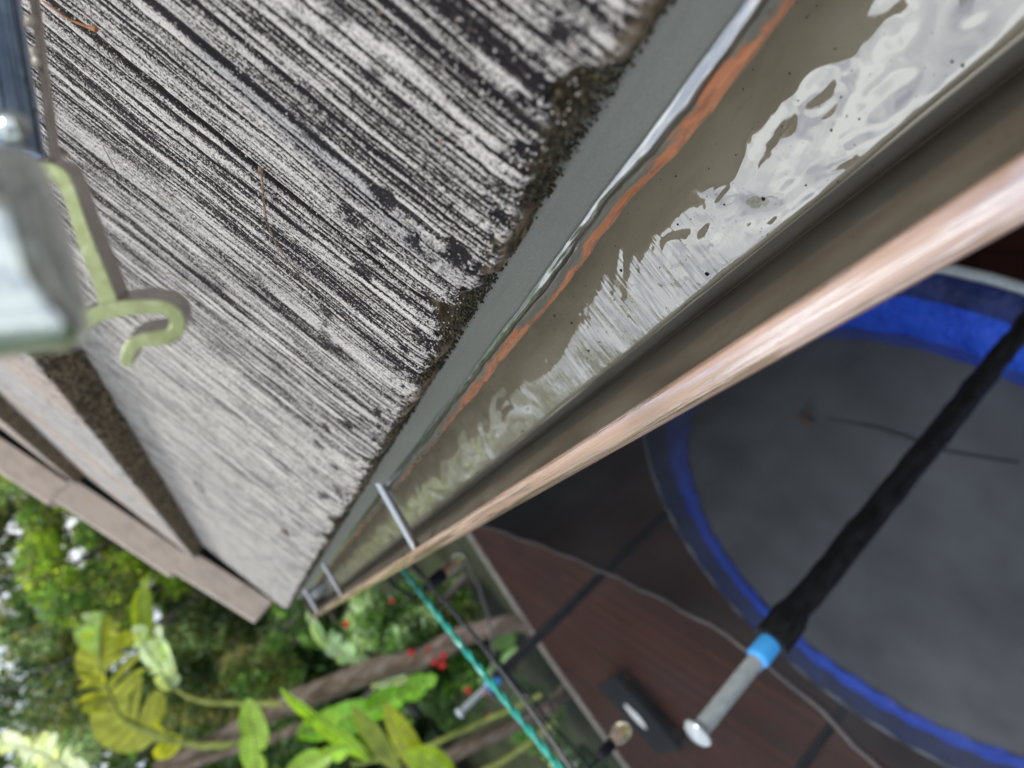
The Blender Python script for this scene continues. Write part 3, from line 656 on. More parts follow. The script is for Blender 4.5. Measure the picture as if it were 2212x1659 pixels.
for k in range(6):
    a = PA[k]; r = 1.645 if k else 1.632
    x, y, _ = circ(r, a, 0); CLZ = CAMZ - .815 + LIFT[k]
    b = MB(); b.tube([(x, y, .35), (x, y, CLZ + .245)], .0185, 16); p = put(b.build('pole', GALV, smooth=True), tr_)
    b = MB(); rsx = np.random.RandomState(k); zs = np.linspace(MZ - .10, CLZ - .02, 46)
    b.tube([(x + rsx.normal(0, .0012), y + rsx.normal(0, .0012), z) for z in zs], [.032 + .0025 * rsx.normal() * .4 + (.008 if i > 42 else 0) for i, z in enumerate(zs)], 16); put(b.build('foam_sleeve', FOAM, smooth=True), tr_)
    b = MB(); b.lathe((x, y, CLZ + .245), (0, 0, 1), [(.0185, -.006), (.030, -.004), (.032, .002), (.027, .010), (.016, .015), (.0, .017)], 20); put(b.build('pole_cap', GALV, smooth=True), tr_)
    b = MB(); ii = Vector((TC[0] - x, TC[1] - y, 0)).normalized()
    b.lathe((x, y, CLZ), (0, 0, 1), [(.021, -.038), (.025, -.034), (.0255, .0), (.026, .028), (.021, .036)], 18)
    b.box(Vector((x, y, CLZ - .01)) + ii * .038, (.032, .03, .07), Matrix.Rotation(math.atan2(ii.y, ii.x), 3, 'Z'))
    b.tube([Vector((x, y, CLZ + .02)) + ii * .04, Vector((x, y, CLZ + .05)) + ii * .055, Vector((x, y, CLZ + .045)) + ii * .075], .007, 8)
    put(b.build('clamp', BLUEP, smooth=True, bevel=.002), tr_)
    POLES.append((x, y))
CLZ = CAMZ - .80
PA.append(PA[0] + 2 * math.pi)
# net: six panels hung between the poles, sagging between them
for k in range(6):
    x0, y0 = POLES[k]; x1, y1 = POLES[(k + 1) % 6]; V = []; nu, nv = 28, 16; rope = []; BU = []
    for i in range(nu + 1):
        u = i / nu; s = 4 * u * (1 - u)
        tx, ty = x0 + (x1 - x0) * u, y0 + (y1 - y0) * u
        d = np.array([tx, ty]) - TC; d = d * (1 - .045 * s) * (1.0 - .03); tz = CLZ + .01 - .10 * s ** .8
        a = PA[k] + (PA[k + 1] - PA[k]) * u
        for j in range(nv + 1):
            v = j / nv; rb = 1.31; bx_, by_, _ = circ(rb, a, 0)
            px = (TC[0] + d[0]) * (1 - v) + bx_ * v; py = (TC[1] + d[1]) * (1 - v) + by_ * v
            bl = .05 * math.sin(math.pi * v) * s
            dd = np.array([px, py]) - TC; dd = dd * (1 - bl)
            V.append((TC[0] + dd[0], TC[1] + dd[1], tz * (1 - v) + (MZ + .02) * v + .004 * math.sin(i * 1.7 + j)))
            BU.append(u if k == 0 else .12)
            if j == 0: rope.append(V[-1])
    put(mesh_np('net_panel', np.array(V), grid_faces(nu + 1, nv + 1), NET2 if k in (1, 2, 3) else NET, attrs={'bunch': ('FLOAT', BU)}), tr_)
    b = MB(); b.tube(rope, .0065, 8); put(b.build('net_hem', ROPE, smooth=True), tr_)
# leaves lying on the mat
for (x, y, lab) in ((-.98, 1.95, 'tan dead leaf on the black mat under the upper pole'), (-2.05, 1.95, 'brown leaf scrap on the mat right of the near pole'), (-.75, 2.62, 'pale clump of fallen leaves on the mat just below the gutter lip')):
    rsx = np.random.RandomState(int(-x * 100)); q = []
    b = MB(); m = 5 if 'clump' in lab else 1
    for w in range(m):
        cx, cy = x + rsx.normal(0, .05) * (m > 1), y + rsx.normal(0, .05) * (m > 1)
        ang = rsx.uniform(0, 6); L = .035
        p = [(cx + L * math.cos(ang + t) * rr, cy + L * math.sin(ang + t) * rr, MZ + .004 + rsx.uniform(0, .012)) for t, rr in ((0, 1), (.9, .5), (2.4, .5), (3.14, 1), (3.9, .5), (5.4, .5))]
        b.add(p, [(0, 1, 2, 3), (0, 3, 4, 5)])
    o = b.build('dead_leaf', DRY); md = o.modifiers.new('thick', 'SOLIDIFY'); md.thickness = .002; tag(o, lab, 'dead leaf')
b = MB(); q = [P(*p, 1) for p in ((1790, 905), (1900, 925), (1960, 945), (2020, 970), (2100, 985), (2200, 1000))]
q2 = [];
for p in q:
    d = p - np.array([0, 0, CAMZ]); t = (MZ - .012 - CAMZ) / d[2]; q2.append(np.array([0, 0, CAMZ]) + d * t)
b.tube(q2, [.002, .004, .004, .004, .005, .004], 8); tag(b.build('branch', BLACKT, smooth=True), 'dark bent twig lying across the trampoline mat', 'twig')

# low black slatted table with a white cloth on the deck
tb = tag(empty('low_table', (-3.8, 9.25, 0)), 'low black slatted table with a white cloth on the brown deck', 'table')
rz = math.atan2(-.27, -1.09); ux = Vector((math.cos(rz), math.sin(rz), 0)); uy = Vector((-math.sin(rz), math.cos(rz), 0)); rt = Matrix.Rotation(rz, 3, 'Z'); cc = Vector((-3.80, 9.25, .22))
b = MB()
for k in range(5): b.box(cc + uy * (-.33 + .165 * k), (1.15, .15, .03), rt)
put(b.build('table_top', BLACKP, bevel=.004), tb)
b = MB(); b.box(cc + uy * -.43 - Vector((0, 0, .02)), (1.15, .03, .07), rt); b.box(cc + uy * .43 - Vector((0, 0, .02)), (1.15, .03, .07), rt); put(b.build('apron', BLACKP, bevel=.003), tb)
for sx in (-1, 1):
    for sy in (-1, 1):
        b = MB(); b.box(cc + ux * (.52 * sx) + uy * (.36 * sy) - Vector((0, 0, .118)), (.05, .05, .205), rt); put(b.build('leg', BLACKP, bevel=.003), tb)
V = []; 
for i in range(13):
    for j in range(7):
        a = (i / 12 - .5); bb = (j / 6 - .5); wv = .17 * (1 - (2 * abs(a)) ** 2.2) + .03
        p = cc + ux * (a * .40) + uy * (bb * wv) + Vector((0, 0, .022 + .012 * float(vn(np.array([i * .8]), np.array([j * .9]), 5)[0]))); V.append(p)
o = mesh_np('cloth', np.array([tuple(p) for p in V]), grid_faces(13, 7), WHITEC); m = o.modifiers.new('t', 'SOLIDIFY'); m.thickness = .006
tag(o, 'small white cloth lying on the low black table', 'cloth')

# ------------------------------------------------------------------ teal cord, grey cable and hanging bulbs
def cordpts(a, d0, bpt, d1, n=22, sag=.0, side=None):
    p0, p1 = Vector(P(*a, d0)), Vector(P(*bpt, d1)); return [p0.lerp(p1, i / n) + Vector((0, 0, -sag * 4 * (i / n) * (1 - i / n))) for i in range(n + 1)]
b = MB(); q = cordpts((845, 1195), 1.70, (1262, 1722), 1.20, 60, -.004)
qa = [p + Vector((.0035 * math.cos(i * .9), 0, .0035 * math.sin(i * .9))) for i, p in enumerate(q)]; qb = [p - Vector((.0035 * math.cos(i * .9), 0, .0035 * math.sin(i * .9))) for i, p in enumerate(q)]
b.tube(qa, .0042, 8); b.tube(qb, .0042, 8); tag(b.build('teal_cord', TEAL, smooth=True), 'taut twisted teal cord running from under the gutter end', 'cord')
b = MB(); q = cordpts((862, 1195), 1.74, (1270, 1715), 1.25, 30, .018); b.tube(q, .0048, 8)
tag(b.build('grey_cable', GCORD, smooth=True), 'dark grey cable hanging slightly slack beside the teal cord', 'cable')
pts = []; sz = []
for k in range(46):
    i = rs.randint(0, 30); pts.append(np.array(q[i]) + rs.normal(0, .003, 3) - np.array([0, 0, .006])); sz.append(rs.uniform(.0015, .0035))
tag(blobs('water_droplets', pts, sz, DROP, 18, 1.0), 'clear water drops hanging on the grey cable', kind='stuff')
def bulb(top, lab, r=.024, gmat=None):
    """hanging festoon bulb: top = where the socket hangs"""
    bo = tag(empty('festoon_bulb', top), lab, 'light bulb', 'festoon bulbs below the gutter'); t = Vector(top); dn = Vector((0, 0, -1))
    b = MB(); b.lathe(t, dn, [(.006, -.02), (.013, -.012), (.016, 0), (.017, .038), (.0145, .044)], 18); put(b.build('socket', BLACKP, smooth=True), bo)
    b = MB(); b.lathe(t, dn, [(.0135, .042), (.016, .05), (r * .86, .062), (r, .078), (r * .97, .090), (r * .75, .104), (r * .4, .112), (0.0002, .114)], 24); o = put(b.build('glass', gmat or GLASS, smooth=True), bo)
    b = MB(); b.tube([t + dn * .05, t + dn * .062], .005, 10)
    for s in (-1, 1): b.tube([t + dn * .06, t + dn * .075 + Vector((.004 * s, 0, 0)), t + dn * .096 + Vector((.003 * s, 0, 0))], .0014, 6)
    put(b.build('filament', FIL, smooth=True), bo)
    b = MB(); b.tube([t + Vector((0, 0, .0)), t + Vector((0, 0, .055))], .004, 8); put(b.build('lead', BLACKP, smooth=True), bo)
    return bo
BT = P(1302, 1628, 2.0); bulb(BT, 'clear amber filament bulb in a black socket hanging before the deck edge', .027)
b = MB(); a0 = Vector(BT) + Vector((0, 0, .055)); q = [a0 + Vector((t * 1.6, t * .35 , .02 * abs(t) * 2)) for t in np.linspace(-.9, .9, 25)]
b.tube(q, .0045, 8); tag(b.build('festoon_cable', BLACKP, smooth=True), 'black festoon cable carrying the amber bulb', 'cable')
B2 = P(930, 1262, 1.75); bulb(B2, 'black bulb socket and dull glass bulb tucked just under the gutter lip', .020, DROP)
b = MB(); a0 = Vector(B2) + Vector((0, 0, .055)); q = [a0, a0 + Vector((.05, -.02, .02)), a0 + Vector((.3, -.08, .06)), a0 + Vector((.9, -.2, .12))]
b.tube(q, .0045, 8); tag(b.build('festoon_cable', BLACKP, smooth=True), 'short black cable under the gutter near its far end', 'cable')

# ------------------------------------------------------------------ plants
def leafcloud(name, centres, size, cols, seed, mat, parent=None, aspect=.45, droop=.0):
    rs = np.random.RandomState(seed); n = len(centres); c = np.asarray(centres)
    d = rs.normal(size=(n, 3)); d /= np.linalg.norm(d, axis=1)[:, None]; d[:, 2] -= droop; d /= np.linalg.norm(d, axis=1)[:, None]
    u = np.cross(d, rs.normal(size=(n, 3))); u /= np.linalg.norm(u, axis=1)[:, None]; w = np.cross(d, u)
    s = (size * rs.uniform(.6, 1.4, n))[:, None]
    pts = np.stack([c - d * s * .5, c + u * s * aspect * .5 + w * s * .08, c + d * s * .5, c - u * s * aspect * .5 + w * s * .08], 1)
    f = np.arange(4 * n).reshape(n, 4)
    cols = np.array(cols); k = rs.randint(0, len(cols), n)
    # patches of one tone
    pn = fbm(c[:, 0] * 1.3 / max(size * 5, .3) + 31, c[:, 2] * 1.3 / max(size * 5, .3) + c[:, 1] * .4, seed, 2)
    k = np.where(rs.rand(n) < .65, np.clip((np.clip((pn - .25) * 2, 0, .999) * len(cols)).astype(int), 0, len(cols) - 1), k)
    lc = cols[k] * rs.uniform(.65, 1.35, (n, 1)); lc = np.concatenate([lc, np.ones((n, 1))], 1); lc = np.repeat(lc, 4, 0)
    return mesh_np(name, pts.reshape(-1, 3), f, mat, parent, smooth=False, attrs={'leafcol': ('FLOAT_COLOR', lc)})
def crown_pts(c, r, n, seed, clumps=14, tight=.38, gap=0.):
    rs = np.random.RandomState(seed); r = np.array(r if hasattr(r, '__len__') else (r, r, r), float); out = []
    cc = rs.normal(size=(clumps, 3)); cc /= np.linalg.norm(cc, axis=1)[:, None]; cc *= rs.uniform(.35, .85, (clumps, 1)); 
    for q in cc:
        p = rs.normal(size=(n // clumps, 3)); p /= np.linalg.norm(p, axis=1)[:, None]; p *= rs.uniform(.3, 1, (len(p), 1)) ** .5 * tight * rs.uniform(.6, 1.35)
        out.append((q + p) * r + c)
    out = np.concatenate(out); return out[out[:, 2] > .02]
DG = [(.012, .028, .010), (.020, .045, .014), (.035, .065, .020), (.028, .050, .028)]
MG = [(.03, .07, .018), (.05, .11, .025), (.08, .15, .03), (.04, .08, .03)]
YG = [(.13, .20, .02), (.20, .28, .03), (.09, .15, .02), (.27, .33, .05)]
OL = [(.06, .065, .025), (.09, .10, .03), (.05, .07, .03), (.13, .12, .06)]
GG = [(.10, .15, .09), (.16, .22, .14), (.07, .12, .06), (.20, .26, .18)]
for L_ in (DG, MG, YG, OL, GG):
    for i_ in range(len(L_)): L_[i_] = tuple(3.0 * v for v in L_[i_])
PAL = dict(dark=DG, mid=MG, lime=YG, olive=OL, grey=GG)
def plant(kind, dx, dy, D, rpx, pal, n, leaf, lab, cat, grp, seed, squash=1., trunk=True, clumps=14, tight=.38, droop=0., aspect=.45):
    c = P(dx, dy, D); r = rpx * D / 1500.
    base = (c[0], c[1], 0.0); t = tag(empty(kind, base), lab, cat, grp)
    if c[2] - r * squash < .3: c[2] = max(c[2], r * squash * .8)
    cols = [x for p in pal.split('+') for x in PAL[p]]
    pts = crown_pts(c, (r, r, r * squash), n, seed, clumps, tight)
    o = leafcloud('crown' if trunk else 'foliage', pts, leaf, cols, seed, LEAF, aspect=aspect, droop=droop); put(o, t)
    rs = np.random.RandomState(seed + 1); hb = c[2]
    b = MB(); R0 = max(.03, min(.22, r * .09)); q = [(c[0], c[1], -.02), (c[0] + rs.normal(0, .05), c[1], hb * .4), (c[0] + rs.normal(0, .08), c[1], hb * .75), (c[0], c[1], hb + r * .3 * squash)]
    b.tube(q, [R0, R0 * .8, R0 * .6, R0 * .25], 8)
    for k in range(5):
        a = rs.uniform(0, 6.28); e = np.array([math.cos(a), math.sin(a), rs.uniform(-.1, .8)]) * r * .7; e[2] *= squash; s = np.array([c[0], c[1], hb * rs.uniform(.75, 1)])
        b.tube([s, s + e * .5 + [0, 0, .05 * r], np.array(c) + e], [R0 * .5, R0 * .3, R0 * .1], 6)
    put(b.build('trunk' if trunk else 'stem', TRUNK, smooth=True), t); return t
T = 'trees behind the garden'
spec = [
 # kind dx dy D rpx pal n leaf label cat seed squash
 ('tree', 400, 1560, 27, 470, 'dark', 16000, .42, 'tall dark green tree rising behind the banana plant', 'tree', 1, 1.9),
 ('tree', 900, 1700, 28, 560, 'dark+mid', 14000, .42, 'big dark tree standing behind the red flowering shrub', 'tree', 2, 1.6),
 ('tree', 260, 960, 25, 310, 'dark+olive', 12000, .34, 'broad green tree partly hidden behind the roof verge', 'tree', 3, 1.7),
 ('tree', 1400, 1750, 26, 420, 'dark+grey', 7000, .38, 'greyish dark tree beyond the deck corner', 'tree', 4, 1.0),
 ('tree', -160, 1380, 26, 270, 'olive+mid', 2200, .17, 'thin leafed olive coloured tree with bright sky showing through its crown', 'tree', 5, 1.0),
 ('tree', 190, 1200, 15, 170, 'lime+olive+mid', 17000, .115, 'sunlit yellow green tree just outside the roof verge', 'tree', 6, .9),
 ('tree', 10, 1010, 14, 125, 'lime+olive+grey', 9500, .11, 'yellow green leafy tree top above the black verge gap', 'tree', 7, .9),
 ('tree', 300, 1300, 16, 150, 'lime+olive+mid', 13000, .12, 'green tree with lime tips behind the upright banana leaf', 'tree', 8, .9),
 ('tree', 480, 1330, 17, 170, 'dark+olive+grey', 12000, .13, 'dark olive tree below the bottom corner of the roof', 'tree', 9, .9),
 ('tree', 110, 1370, 18, 115, 'mid+dark+grey+olive', 8500, .13, 'mixed green tree behind the arching torn leaf', 'tree', 10, .9),
]
for (k, dx, dy, D, r, pal, n, lf, lab, cat, sd_, sq) in spec:
    plant(k, dx, dy, D, r, pal, n, lf, lab, cat, T, 900 + sd_, sq, clumps=34 if D > 20 else 20, tight=.30)
S_ = 'garden shrubs beyond the deck'
spec2 = [
 ('shrub', 560, 1440, 12.5, 80, 'mid+olive', 3600, .10, 'feathery olive green shrub between the white leaf and the banana trunk', 11, 1.0),
 ('shrub', 700, 1330, 12.8, 90, 'dark+mid', 3600, .13, 'dark green shrub right below the gutter end', 12, .9),
 ('shrub', 860, 1370, 12.2, 110, 'dark+mid+grey', 5200, .12, 'dense green shrub behind the teal cord', 13, .9),
 ('shrub', 1000, 1270, 13.5, 110, 'mid+olive', 4200, .14, 'loose green bush beside the far net pole', 14, .8),
 ('shrub', 990, 1470, 12.4, 100, 'dark+mid', 4200, .13, 'dark leafy shrub below the red flowers', 15, .9),
 ('shrub', 1160, 1560, 12.6, 95, 'grey+mid', 3600, .13, 'grey green shrub at the deck edge behind the cord', 16, .8),
 ('shrub', 1290, 1650, 12.6, 80, 'grey+dark', 3200, .13, 'pale grey green shrub at the deck edge beside the amber bulb', 17, .8),
 ('shrub', 420, 1500, 14, 130, 'dark+olive', 4600, .14, 'dim olive shrub behind the yellow banana leaf', 18, .9),
 ('shrub', 130, 1500, 15, 150, 'dark+olive+grey', 4600, .15, 'dark shrub behind the large pale leaf', 19, .9),
 ('shrub', 660, 1630, 13.5, 120, 'dark+mid', 3800, .14, 'dark green shrub filling behind the banana trunk', 20, .9),
 ('shrub', 1080, 1400, 13.6, 80, 'mid+dark', 3000, .13, 'green shrub seen through the edge of the net', 21, .9),
]
for (k, dx, dy, D, r, pal, n, lf, lab, sd_, sq) in spec2:
    plant(k, dx, dy, D, r, pal, n, lf, lab, 'shrub', S_, 950 + sd_, sq, trunk=False, clumps=16, tight=.42)
rs = np.random.RandomState(77); N_ = 15000; az_ = rs.uniform(-30, 45, N_); Dw = rs.uniform(33, 40, N_)
top_ = np.where(az_ > 2, 15, np.where(az_ > -4, 9.0, 3.5)) + 2.5 * (fbm(az_ * .35, az_ * 0, 5, 3) - .5) * 2
el_ = -5 + (top_ + 5) * rs.uniform(0, 1, N_) ** .9
wp = np.stack([-Dw * np.sin(np.radians(az_)), Dw * np.cos(np.radians(az_)), CAMZ + Dw * np.tan(np.radians(el_))], 1)
o = leafcloud('distant_wood', wp, 1.25, DG + MG + OL, 78, LEAF, aspect=.8); tag(o, 'dim far off wood closing the view behind all the garden trees', kind='stuff')
# red flowers
FL_ = [(748, 1348), (888, 1410), (938, 1430), (957, 1417), (955, 1437), (1010, 1491), (1050, 1496), (846, 1298), (860, 1380), (925, 1402), (1055, 1548)]
names = ['red blossom lowest on the gutter side, by the pale leaf', 'red blossom left of the pair against the grey trunk', 'red blossom touching the grey trunk', 'red blossom nearest the teal cord above the trunk', 'red blossom just below the grey trunk', 'red blossom level with the blue clamp of the far pole', 'red blossom right behind the teal cord near the blue clamp', 'faded red blossom close under the gutter lip', 'small red blossom in the middle of the dense shrub', 'tiny red blossom above the grey trunk', 'pale pink red blossom by the brown frond stalks']
for i, (dx, dy) in enumerate(FL_):
    c = P(dx, dy, 11.4); rsx = np.random.RandomState(i); b = MB(); r = .062 if i < 7 else .04
    for k in range(6):
        a = k * 1.047 + rsx.uniform(-.2, .2); d = Vector((math.cos(a), rsx.uniform(-.5, .1), math.sin(a))); s = Vector((-math.sin(a), 0, math.cos(a)))
        cc = Vector(c); b.add([cc, cc + d * r * .6 + s * r * .38, cc + d * r * 1.05 + Vector((0, .02, 0)), cc + d * r * .6 - s * r * .38], [(0, 1, 2, 3)])
    o = b.build('flower', RED); m = o.modifiers.new('t', 'SOLIDIFY'); m.thickness = .004; tag(o, names[i], 'flower', 'red flowers on the shrubs')

def interp(pts, n):
    p = np.array(dens(np.array(pts), 12)) if len(pts) > 2 else np.array([np.array(pts[0]) * (1 - t) + np.array(pts[1]) * t for t in np.linspace(0, 1, 14)])
    s = np.concatenate([[0], np.cumsum(np.linalg.norm(np.diff(p, axis=0), axis=1))]); s /= s[-1]
    t = np.linspace(0, 1, n); return np.stack([np.interp(t, s, p[:, k]) for k in range(3)], 1)
def big_leaf(parent, px, D, hw, col, seed, tears=8, twist=0., cup=.25, sides=(1, 1), lab=None):
    """banana type leaf: midrib through the print points px at distance D, half width hw in px"""
    rs = np.random.RandomState(seed)
    mid = interp([P(x, y, D + dz) for (x, y, dz) in [(q + (0,))[:3] for q in px]], 60); W = hw * D / 1500.
    view = np.array([0, 0, CAMZ]) - mid.mean(0); view /= np.linalg.norm(view); face = view + np.array([0, 0, .5]); face /= np.linalg.norm(face)
    V = []; F = []; C = []
    for si, sgn in enumerate((-1, 1)):
        if not sides[si]: continue
        cuts = sorted([0] + list(rs.choice(np.arange(5, 56), tears, replace=False)) + [59])
        for a, bb in zip(cuts[:-1], cuts[1:]):
            if bb - a < 1: continue
            fold = cup + rs.normal(0, .42); lenk = rs.uniform(.82, 1.08); sweep_ = rs.uniform(.15, .45); m = bb - a + 1; base = len(V); cj = np.array(col) * rs.uniform(.75, 1.3) 
            for i in range(a, bb + 1):
                t = i / 59.; T = mid[min(i + 1, 59)] - mid[max(i - 1, 0)]; T /= np.linalg.norm(T)
                S = np.cross(T, face); S /= np.linalg.norm(S); N2 = np.cross(S, T)
                w = W * (math.sin(math.pi * min(1, .12 + t * .88)) ** .55) * (1 if t < .98 else .5) * lenk
                shrink = 1 - .40 * abs((i - a) / max(1, m - 1) * 2 - 1) ** 3
                for q in range(4):
                    u = q / 3.; p = mid[i] + sgn * S * w * u * shrink * math.cos(fold) + T * w * sweep_ * u + N2 * (w * math.sin(fold) * u * u * (1 if twist == 0 else twist)) - np.array([0, 0, .16 * W * u * u])
                    V.append(p); C.append((*(cj * (1.75 if i % 3 else 1.25)), 1))
            F += [(base + i * 4 + q, base + (i + 1) * 4 + q, base + (i + 1) * 4 + q + 1, base + i * 4 + q + 1) for i in range(m - 1) for q in range(3)]
    o = mesh_np('leaf', np.array(V), np.array(F), BLADE, attrs={'leafcol': ('FLOAT_COLOR', np.array(C))}); put(o, parent)
    b = MB(); b.tube([mid[i] for i in range(0, 60, 3)], [W * .075 * (1 - i / 70.) for i in range(0, 60, 3)], 6); r = b.build('midrib', STALK, smooth=True); r.parent = o; r.matrix_parent_inverse = Matrix.Translation(-o.location)
    if lab: o['label'] = lab
    return o
def tr_path(px, D, r0, r1, mat, parent, name='trunk'):
    q = interp([P(x, y, D) for x, y in px], 30); rs = np.random.RandomState(int(px[0][0]))
    b = MB(); b.tube([p + rs.normal(0, .006, 3) for p in q], [r0 + (r1 - r0) * i / 29. for i in range(30)], 12); put(b.build(name, mat, smooth=True), parent)
BP = [(1120, 1345), (1008, 1372), (913, 1417), (810, 1447), (708, 1487), (600, 1530), (512, 1577), (341, 1660)]
c = P(1130, 1345, 11.6)
bp = tag(empty('banana_plant', (c[0], c[1], 0)), 'big leaning banana like plant with torn yellow green leaves and a scaly brown trunk', 'banana plant')
g0 = (c[0] - .25, c[1] + .1, -.05)
b = MB(); q = interp([g0] + [P(x, y, 11.6) for x, y in BP], 40); rs2 = np.random.RandomState(1)
b.tube([p + rs2.normal(0, .008, 3) for p in q], [.13 + .07 * math.sin(math.pi * min(1, i / 34.)) ** 1.0 for i in range(40)], 14); put(b.build('trunk', BARK, smooth=True), bp)
tr_path([(560, 1600), (470, 1612), (393, 1603), (330, 1585), (273, 1557)], 11.3, .07, .05, STALK, bp, 'stalk')
tr_path([(640, 1520), (520, 1520), (440, 1515), (380, 1490)], 11.5, .06, .035, STALK, bp, 'stalk')
tr_path([(760, 1520), (600, 1590), (420, 1650), (260, 1700)], 11.2, .09, .05, BARK, bp, 'stalk')
YL = (.32, .35, .05); BG = (.27, .44, .06); PALE = (.42, .52, .33); WH = (.62, .70, .58); MGc = (.16, .30, .06)
big_leaf(bp, [(400, 1600), (273, 1557), (239, 1502), (218, 1448), (216, 1393), (222, 1338)], 11.3, 80, YL, 1, 13, lab='large arching yellow green leaf torn into broad fingers')
big_leaf(bp, [(217, 1420), (215, 1385), (221, 1330)], 11.2, 62, (.26, .38, .12), 12, 2, sides=(1, 0))
big_leaf(bp, [(335, 1430), (311, 1370), (302, 1300), (318, 1240)], 11.4, 24, (.20, .27, .03), 2, 3, lab='narrow upright yellow green leaf with a reddish rib')
big_leaf(bp, [(372, 1490), (345, 1440), (312, 1400), (285, 1355)], 11.0, 34, PALE, 3, 8, lab='pale silvery shredded leaf')
big_leaf(bp, [(375, 1465), (350, 1410), (338, 1350)], 11.1, 18, WH, 13, 2)
big_leaf(bp, [(560, 1690), (548, 1590), (531, 1512)], 10.6, 42, BG, 4, 1, cup=.5, lab='bright green folded leaf')
big_leaf(bp, [(800, 1640), (752, 1595), (683, 1547), (605, 1492)], 10.4, 34, BG, 5, 2, cup=.5)
big_leaf(bp, [(640, 1585), (780, 1540), (940, 1465)], 11.0, 44, (.16, .36, .04), 6, 4)
big_leaf(bp, [(930, 1700), (875, 1620), (826, 1522)], 10.2, 32, (.26, .30, .02), 7, 0, lab='oval yellow green young leaf')
big_leaf(bp, [(860, 1670), (812, 1610), (757, 1530)], 10.3, 30, (.22, .28, .04), 8, 0)
big_leaf(bp, [(600, 1700), (680, 1640), (760, 1612)], 10.0, 36, BG, 9, 2)
big_leaf(bp, [(1000, 1720), (930, 1650), (870, 1632)], 10.0, 34, (.24, .36, .03), 10, 1)
big_leaf(bp, [(190, 1690), (85, 1625), (-30, 1595)], 9.6, 40, (.66, .72, .60), 11, 20, lab='large glossy whitish leaf with fine cross ribs')
c = P(790, 1440, 11.9)
b2 = tag(empty('banana_plant', (c[0], c[1], 0)), 'pale grey green banana leaf plant under the gutter end, behind the trunk', 'banana plant')
b = MB(); b.tube([(c[0], c[1], -.05), (c[0], c[1] + .1, 1.0), tuple(P(800, 1430, 11.9))], [.09, .07, .05], 10); put(b.build('trunk', BARK, smooth=True), b2)
big_leaf(b2, [(800, 1432), (735, 1405), (692, 1368), (662, 1320)], 11.8, 30, (.36, .50, .34), 21, 5)
big_leaf(b2, [(780, 1470), (835, 1472), (885, 1468)], 11.7, 20, (.66, .74, .60), 22, 4)  # near-white leaf: a bright lit patch put into its colour
big_leaf(b2, [(1120, 1330), (1100, 1372), (1060, 1402)], 11.9, 22, (.12, .26, .04), 23, 2)
c = P(1170, 1545, 11.9)
b3 = tag(empty('banana_plant', (c[0], c[1], 0)), 'leaning clump of brown and yellow leaf stalks behind the teal cord', 'banana plant')
tr_path([(1190, 1528), (1050, 1592), (930, 1650), (800, 1700)], 11.7, .12, .15, BARK, b3)
tr_path([(1170, 1500), (1040, 1560), (900, 1620), (760, 1650)], 11.4, .04, .05, STALK, b3, 'stalk')
tr_path([(1200, 1560), (1090, 1640), (1000, 1690)], 11.4, .05, .05, STALK, b3, 'stalk')
b = MB(); b.tube([(c[0], c[1], -.05), tuple(P(1190, 1528, 11.7))], [.13, .12], 10); put(b.build('base', BARK, smooth=True), b3)
big_leaf(b3, [(1120, 1400), (1085, 1440), (1030, 1480)], 11.8, 20, (.10, .24, .05), 24, 2)

# ------------------------------------------------------------------ the metal rail end held close above the roof
def C(sx, sy, d): return P(sx * .8848, sy * .8848, d)
def Z3(x, y, d): return C(x / 2.764, 350 + y / 2.764, d)
rl = tag(empty('metal_rail', tuple(C(150, 400, .2))), 'metal rail end with a green hooked profile and blue grey tube above the tiles', 'rail')
def ribbon(name, pts, hws, d, ext, parent):
    """flat hooked section of given half widths, extruded along ext (world vector)"""
    p = np.array(dens(np.array([(x, y, h) for (x, y), h in zip(pts, hws)], float), 5)); n = len(p)
    T = np.gradient(p[:, :2], axis=0); T /= np.linalg.norm(T, axis=1)[:, None]; Nn = np.stack([-T[:, 1], T[:, 0]], 1)
    L = p[:, :2] + Nn * p[:, 2:3] * 1.32; Rr = p[:, :2] - Nn * p[:, 2:3] * 1.32
    V = []; 
    for off, dd in ((0, 0), (1, 0)):
        for arr in (L, Rr):
            for q in arr: V.append(Z3(q[0], q[1], d) + np.array(ext) * off)
    V = np.array(V); F = []; mi = []
    for i in range(n - 1):
        F.append((i, i + 1, n + i + 1, n + i)); mi.append(0)
        F.append((2 * n + i, 3 * n + i, 3 * n + i + 1, 2 * n + i + 1)); mi.append(1)
        F.append((i, 2 * n + i, 2 * n + i + 1, i + 1)); mi.append(1)
        F.append((n + i, n + i + 1, 3 * n + i + 1, 3 * n + i)); mi.append(1)
    F.append((0, n, 3 * n, 2 * n)); mi.append(1); F.append((n - 1, 3 * n - 1, 4 * n - 1, 2 * n - 1)); mi.append(1)
    me = bpy.data.meshes.new(name); me.from_pydata([tuple(q) for q in V], [], F); me.materials.append(ANOD); me.materials.append(RSIDE)
    me.polygons.foreach_set('material_index', mi); me.update(); o = bpy.data.objects.new(name, me); COL.objects.link(o)
    bv = o.modifiers.new('bevel', 'BEVEL'); bv.width = .0004; bv.segments = 2; bv.limit_method = 'ANGLE'; bv.angle_limit = R_(50)
    put(o, parent); return o
EX = CX * -.0040 + CY * .0052 + CZ * -.013
ribbon('hook_web', [(90, 188), (200, 175), (320, 185), (405, 225), (455, 310), (500, 430), (560, 620), (640, 830), (700, 980), (730, 1080)], [46, 46, 44, 42, 38, 36, 40, 44, 46, 52], .205, EX, rl)
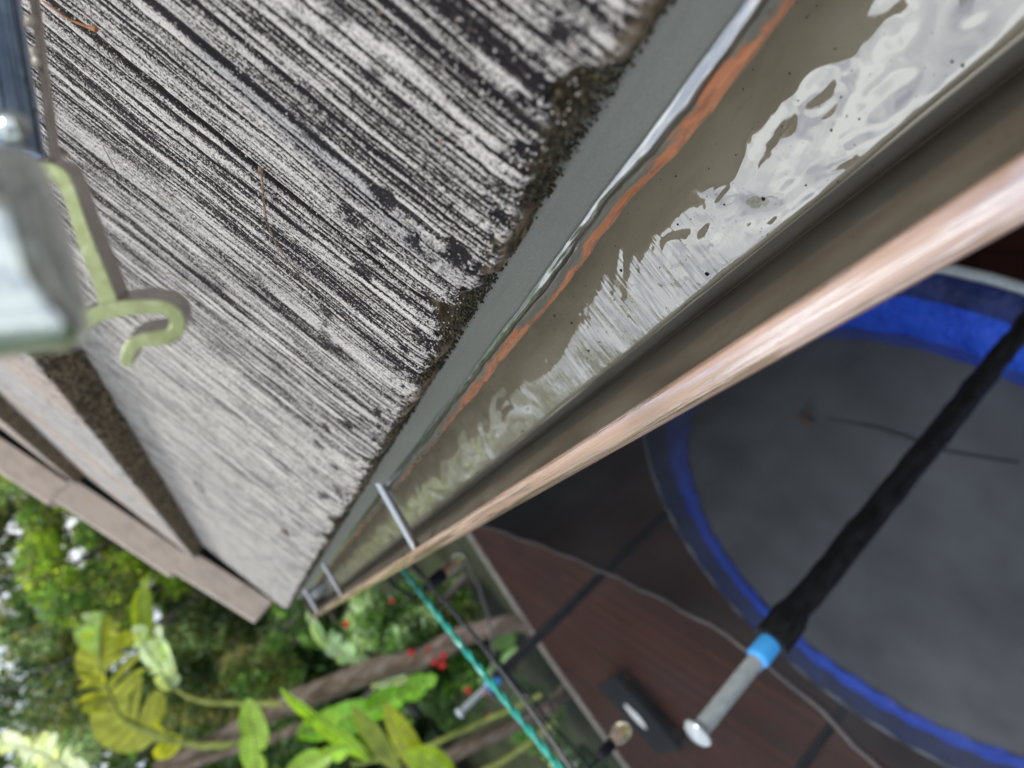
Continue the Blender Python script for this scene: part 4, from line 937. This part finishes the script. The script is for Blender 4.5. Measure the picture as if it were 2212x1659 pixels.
ribbon('hook', [(560, 1215), (640, 1165), (740, 1130), (900, 1108), (1060, 1105), (1140, 1125), (1190, 1180), (1195, 1250), (1150, 1300), (1060, 1318), (960, 1330), (885, 1375), (860, 1440), (852, 1505)], [40, 42, 42, 40, 36, 36, 38, 40, 40, 38, 36, 36, 34, 30], .2045, EX, rl)
b = MB(); b.tube([C(-20, -120, .26), C(52, 400, .222)], .0069, 24); put(b.build('tube', BSTEEL, smooth=True), rl)
b = MB(); pp = [C(62, -60, .252), C(76, -60, .252), C(134, 392, .222), C(118, 396, .222)]; pb = [q + CZ * -.004 for q in pp]
b.add(pp + pb, [(0, 1, 2, 3), (7, 6, 5, 4), (0, 4, 5, 1), (1, 5, 6, 2), (2, 6, 7, 3), (3, 7, 4, 0)]); put(b.build('side_plate', RSIDE, bevel=.0008), rl)
for (x, y, s) in ((74, 52, .0030), (92, 150, .0026), (86, 128, .0024), (116, 262, .0017), (148, 372, .0026)):
    o = blobs('sealant_bead', [C(x, y, .235)], [s], SEAL, int(x), 1.0); ms = o.modifiers.new('s', 'SUBSURF'); ms.levels = ms.render_levels = 2; put(o, rl)
b = MB(); b.lathe(C(27, 306, .150), CZ, [(.0030, -.002), (.0032, 0), (.0028, .0012), (.0016, .002), (0, .0022)], 20); put(b.build('rivet', PCAP, smooth=True), rl)
# rounded polished cap nearest the lens
prof = [(-400, 380), (-100, 330), (60, 350), (112, 400), (150, 500), (185, 620), (212, 740), (222, 800), (212, 838), (180, 858), (80, 862), (-60, 880), (-420, 930)]
n = len(prof); DD = .10
def capring(d, inset):
    cx, cy = -20, 620; return [C(cx + (x - cx) * (1 - inset), cy + (y - cy) * (1 - inset), d) for x, y in prof]
V = []; rings = [(.135, 0), (.118, .0), (.111, .02), (.106, .08), (.1015, .2), (.0975, .4), (.0955, .7)]
for d, ins in rings: V += capring(d, ins)
V.append(C(-20, 620, .095))
F = [(j * n + k, j * n + (k + 1) % n, (j + 1) * n + (k + 1) % n, (j + 1) * n + k) for j in range(len(rings) - 1) for k in range(n)]
F += [((len(rings) - 1) * n + k, (len(rings) - 1) * n + (k + 1) % n, len(rings) * n) for k in range(n)]
b = MB(); b.add(V, F); o = b.build('end_cap', PCAP, smooth=True); ms = o.modifiers.new('s', 'SUBSURF'); ms.levels = ms.render_levels = 2; put(o, rl)
print('objects', len(bpy.data.objects))
